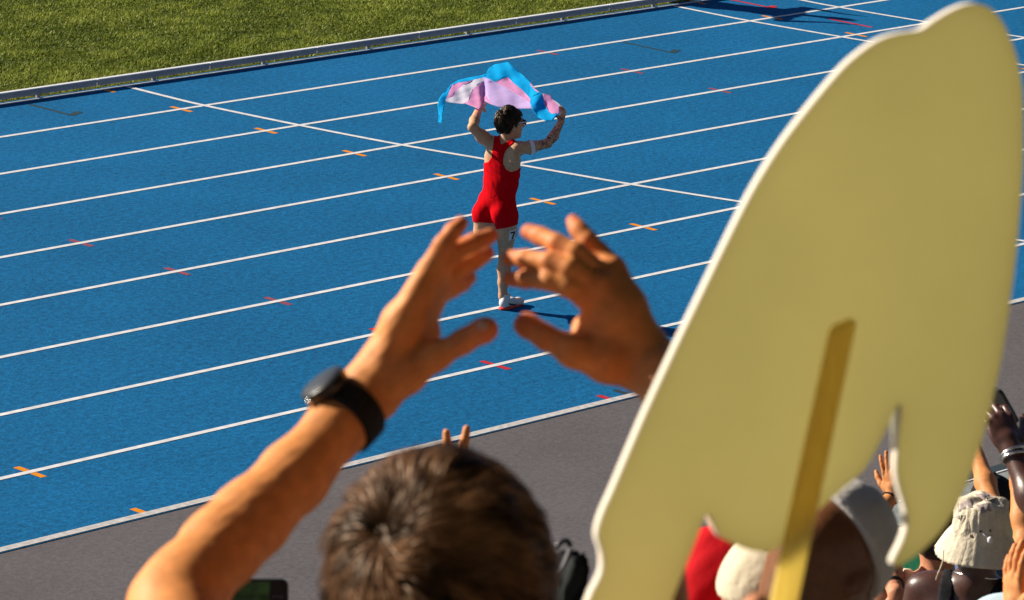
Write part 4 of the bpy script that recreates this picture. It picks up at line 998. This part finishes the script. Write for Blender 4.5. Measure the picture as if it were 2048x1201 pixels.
# raised hand with the black band
wc = P(1786, 990, 16.0); ec = P(1735, 1058, 15.9)
t, A0, S = person('dark-haired spectator raising one open hand with a thin black wristband', P(1672, 1022, 16.0), FH, M['skin_orange'], M['maroon'], M['denim'],
    arms={'R': (ec, wc, P(1779, 925, 16.0)-wc, -FW*0.8-RT*0.5, (0.12,)*4, 0.95)}, hair=(M['hair_black'], True)); band('wristband', wc*0.9+ec*0.1, wc-ec, 0.030, 0.004, M['black_cloth'], t); finish(t)
# white tank top, bare shoulders
Ht = P(1878, 1078, 14.2); et = P(1771, 1112, 14.2); wt_ = P(1792, 1190, 14.0)
t, A0, S = person('spectator in a white tank top with bare pink shoulders left of the bucket hat', Ht, FH, M['skin_pink'], M['white_cloth'], M['denim'], sleeve=0, drop=0.17,
    arms={'L': (et, wt_, P(1800, 1240, 14.0)-wt_, -FW, (0.6,)*4)}, hair=(M['hair_black'], False)); band('watch', wt_*0.75+et*0.25, wt_-et, 0.030, 0.008, M['black_plastic'], t); finish(t)
# bucket hat
He = P(1958, 1088, 13.6)
t, A0, S = person('dark-skinned spectator in a black top wearing a crumpled cream bucket hat', He, nrm(FH+RH*0.3), M['skin_dark'], M['black_cloth'], M['black_cloth'], sleeve=0, wide=1.05, drop=0.155); 
def bucket(H, t):
    u = nrm(Z-FH*0.05+RH*0.04); f = nrm(FH-u*np.dot(FH, u)); r = np.cross(f, u)
    prof = [(0.0, 0.160), (0.05, 0.160), (0.072, 0.156), (0.080, 0.148), (0.088, 0.11), (0.094, 0.07), (0.098, 0.052), (0.100, 0.046), (0.110, 0.028), (0.124, 0.000), (0.139, -0.030), (0.143, -0.038), (0.140, -0.039), (0.122, -0.004), (0.098, 0.042)]
    n = 96; vs, fs = [], []
    for i, (rad, z) in enumerate(prof):
        for j in range(n):
            a = 2*math.pi*j/n; wv = 1.0; q = 0.0
            if 3 <= i <= 6: q = 0.004*math.sin(5*a+z*40)+0.003*math.sin(13*a+1+z*90)+0.0025*math.sin(23*a-z*130)
            if 8 <= i <= 12: q = 0.0022*math.sin(46*a+0.6*math.sin(7*a))+0.0016*math.sin(31*a)
            vs.append(H+u*(z+(0.004*math.sin(3*a) if 9 <= i <= 12 else 0)+(0.006*math.sin(4*a+1) if i < 4 else 0))+(rad+q)*(math.cos(a)*r+math.sin(a)*f))
    for i in range(len(prof)-1):
        for j in range(n): fs.append([i*n+j, i*n+(j+1) % n, (i+1)*n+(j+1) % n, (i+1)*n+j])
    hat = mesh_np('bucket_hat', vs, fs, M['hat'], t)
    # patches, seams, eyelets, toggle and chin cord
    tree = bvh(hat)
    for pl in ([(1912, 1004), (1940, 998), (1946, 1016), (1916, 1024)], [(1950, 990), (1970, 984), (1992, 996), (1972, 1004)], [(1952, 1012), (1978, 1006), (1984, 1022), (1960, 1028)], [(1905, 1030), (1925, 1030), (1922, 1042), (1903, 1040)]):
        decal('print', tree, pl, M['hatprint'], hat, 0.002, 5)
    for x, y in ((1961, 1063), (1980, 1062), (2031, 1066)): decal('eyelet', tree, [(x+2.2*math.cos(a), y+2.2*math.sin(a)) for a in np.linspace(0, 6.28, 9)[:-1]], M['black_plastic'], hat, 0.002, 3)
    for pl in ([(1900, 1018), (1914, 1012)], [(1906, 1028), (1911, 1035)]):
        pass
    q = drape(tree, 1979, 1078, 0.009)
    if q is not None: tb = Body(0.004); tb.cone(q-Z*0.003, q+Z*0.003, 0.0095); tb.build('toggle', M['patch'], hat, 0.0025)
    q0 = drape(tree, 1963, 1065, 0.003)
    if q0 is not None and q is not None: v, ff = tube([q0, q0*0.5+q*0.5, q], 0.0022, 6); mesh_np('cord', v, ff, M['patch'], hat)
    v, ff = tube(spline([P(1887, 1100, 13.45), P(1885, 1125, 13.42), P(1876, 1148, 13.42), P(1872, 1160, 13.45)], 5), 0.0024, 6); mesh_np('chin_cord', v, ff, M['cream'], hat)
M['hat'] = mat('hat_cloth', (0.66, 0.58, 0.44), 0.85, 0.15, var=0.10, vscale=30, bump=0.6, bscale=75, bdist=0.006); M['hatprint'] = mat('hat_print', (0.34, 0.28, 0.27), 0.85, 0.1, var=0.35, vscale=90)
bucket(He, t)
v, f = tube([S+Z*0.045+0.075*(math.cos(a)*RH+math.sin(a)*FH)+Z*0.02*math.sin(a+3.6) for a in np.linspace(0, 6.283, 30)[:-1]], 0.004, 6, True); mesh_np('necklace', v, f, M['silver'], t); finish(t)
# pale forearm behind the hat
wf = P(1946, 885, 16.3); ef = P(1988, 1020, 16.0)
t, A0, S = person('spectator hidden behind the bucket hat with a pale forearm raised above it', P(1952, 1050, 16.2), FH, M['skin_orange'], M['navy_cloth'], M['denim'],
    arms={'R': (ef, wf, P(1935, 830, 16.3)-wf, RT, (0.3,)*4)}, hair=(M['hair_black'], False)); finish(t)
# black cap and denim shirt, front row
t, A0, S = person('spectator in a black cap and denim shirt beyond the bucket hat', P(1986, 1006, 18.0), nrm(FH*0.5+RH*0.8), M['skin_brown'], M['denim'], M['black_cloth'], cap=(M['black_cloth'], True)); finish(t)
# dark hand with a phone and bracelets, at the right edge
wg = P(2024, 905, 10.6); eg = P(2092, 1050, 10.5)
t, A0, S = person('dark-skinned spectator at the right edge, raised hand with silver bracelets gripping a phone', P(2225, 1080, 10.6), FH, M['skin_dark'], M['red_cloth'], M['black_cloth'],
    arms={'L': (eg, wg, P(1994, 830, 10.65)-wg, RT*0.35-FW*0.9, (0.9, 1.0, 1.1, 1.2), 1.1)}, hair=(M['hair_black'], False))
for k_ in range(2): band('bracelet', wg*(0.98-0.06*k_)+eg*(0.02+0.06*k_), wg-eg+0.03*k_*RT, 0.034, 0.0045, M['silver'], t)
finish(t)
phc = P(2003, 806, 10.75); ex_ = nrm(P(2022, 838, 10.8)-P(1986, 774, 10.72)); ey_ = nrm(np.cross(ex_, RT*0.75+FW*0.45+UP*0.3)); ey_ = nrm(ey_-ex_*np.dot(ey_, ex_)); en_ = np.cross(ex_, ey_)
phone('phone', 'black phone tilted edge-on in the dark hand at the right edge', phc, ex_, ey_, en_, 0.13, 0.07, 0.010, False)
# bare arm and navy shirt at the right edge, filling the row
wj = P(2034, 968, 15.0); ej = P(2052, 1085, 14.9)
t, A0, S = person('spectator in a navy shirt right of the bucket hat with one tanned arm up', P(2072, 1030, 15.0), FH, M['skin_orange'], M['navy_cloth'], M['denim'], arms={'L': (ej, wj, P(2028, 900, 15.0)-wj, -RT, (0.4,)*4)}, hair=(M['hair_black'], False)); finish(t)
# clapping hand in the corner
wi = P(2030, 1235, 9.5); ei = P(2050, 1420, 9.4)
t, A0, S = person('spectator in a light blue shirt, clapping hands in the bottom right corner', P(2150, 1030, 9.5), FH, M['skin_orange'], M['lightblue'], M['denim'],
    arms={'L': (ei, wi, P(2024, 1100, 9.5)-wi, -RT*0.9-FW*0.4, (0.25,)*4, 1.0)}, hair=(M['hair_black'], False)); finish(t)
# official standing on the grass just above the frame, seen only by the shadow
t, A0, S = person('person standing on the infield above the frame whose shadow crosses the kerb', np.array([11.3, 1.2, 1.63]), nrm(np.array([-0.386, 0.922, 0])), M['skin_pink'], M['white_cloth'], M['black_cloth'], wide=1.25, arms={'L': (np.array([10.82, 1.02, 1.40]), np.array([11.0, 1.15, 1.68]), Z+0.3*RH, -FH), 'R': (np.array([11.72, 1.40, 1.40]), np.array([11.58, 1.38, 1.68]), Z-0.3*RH, -FH)}, hair=(M['hair_black'], False), h=0.016, fl=0.0); finish(t)
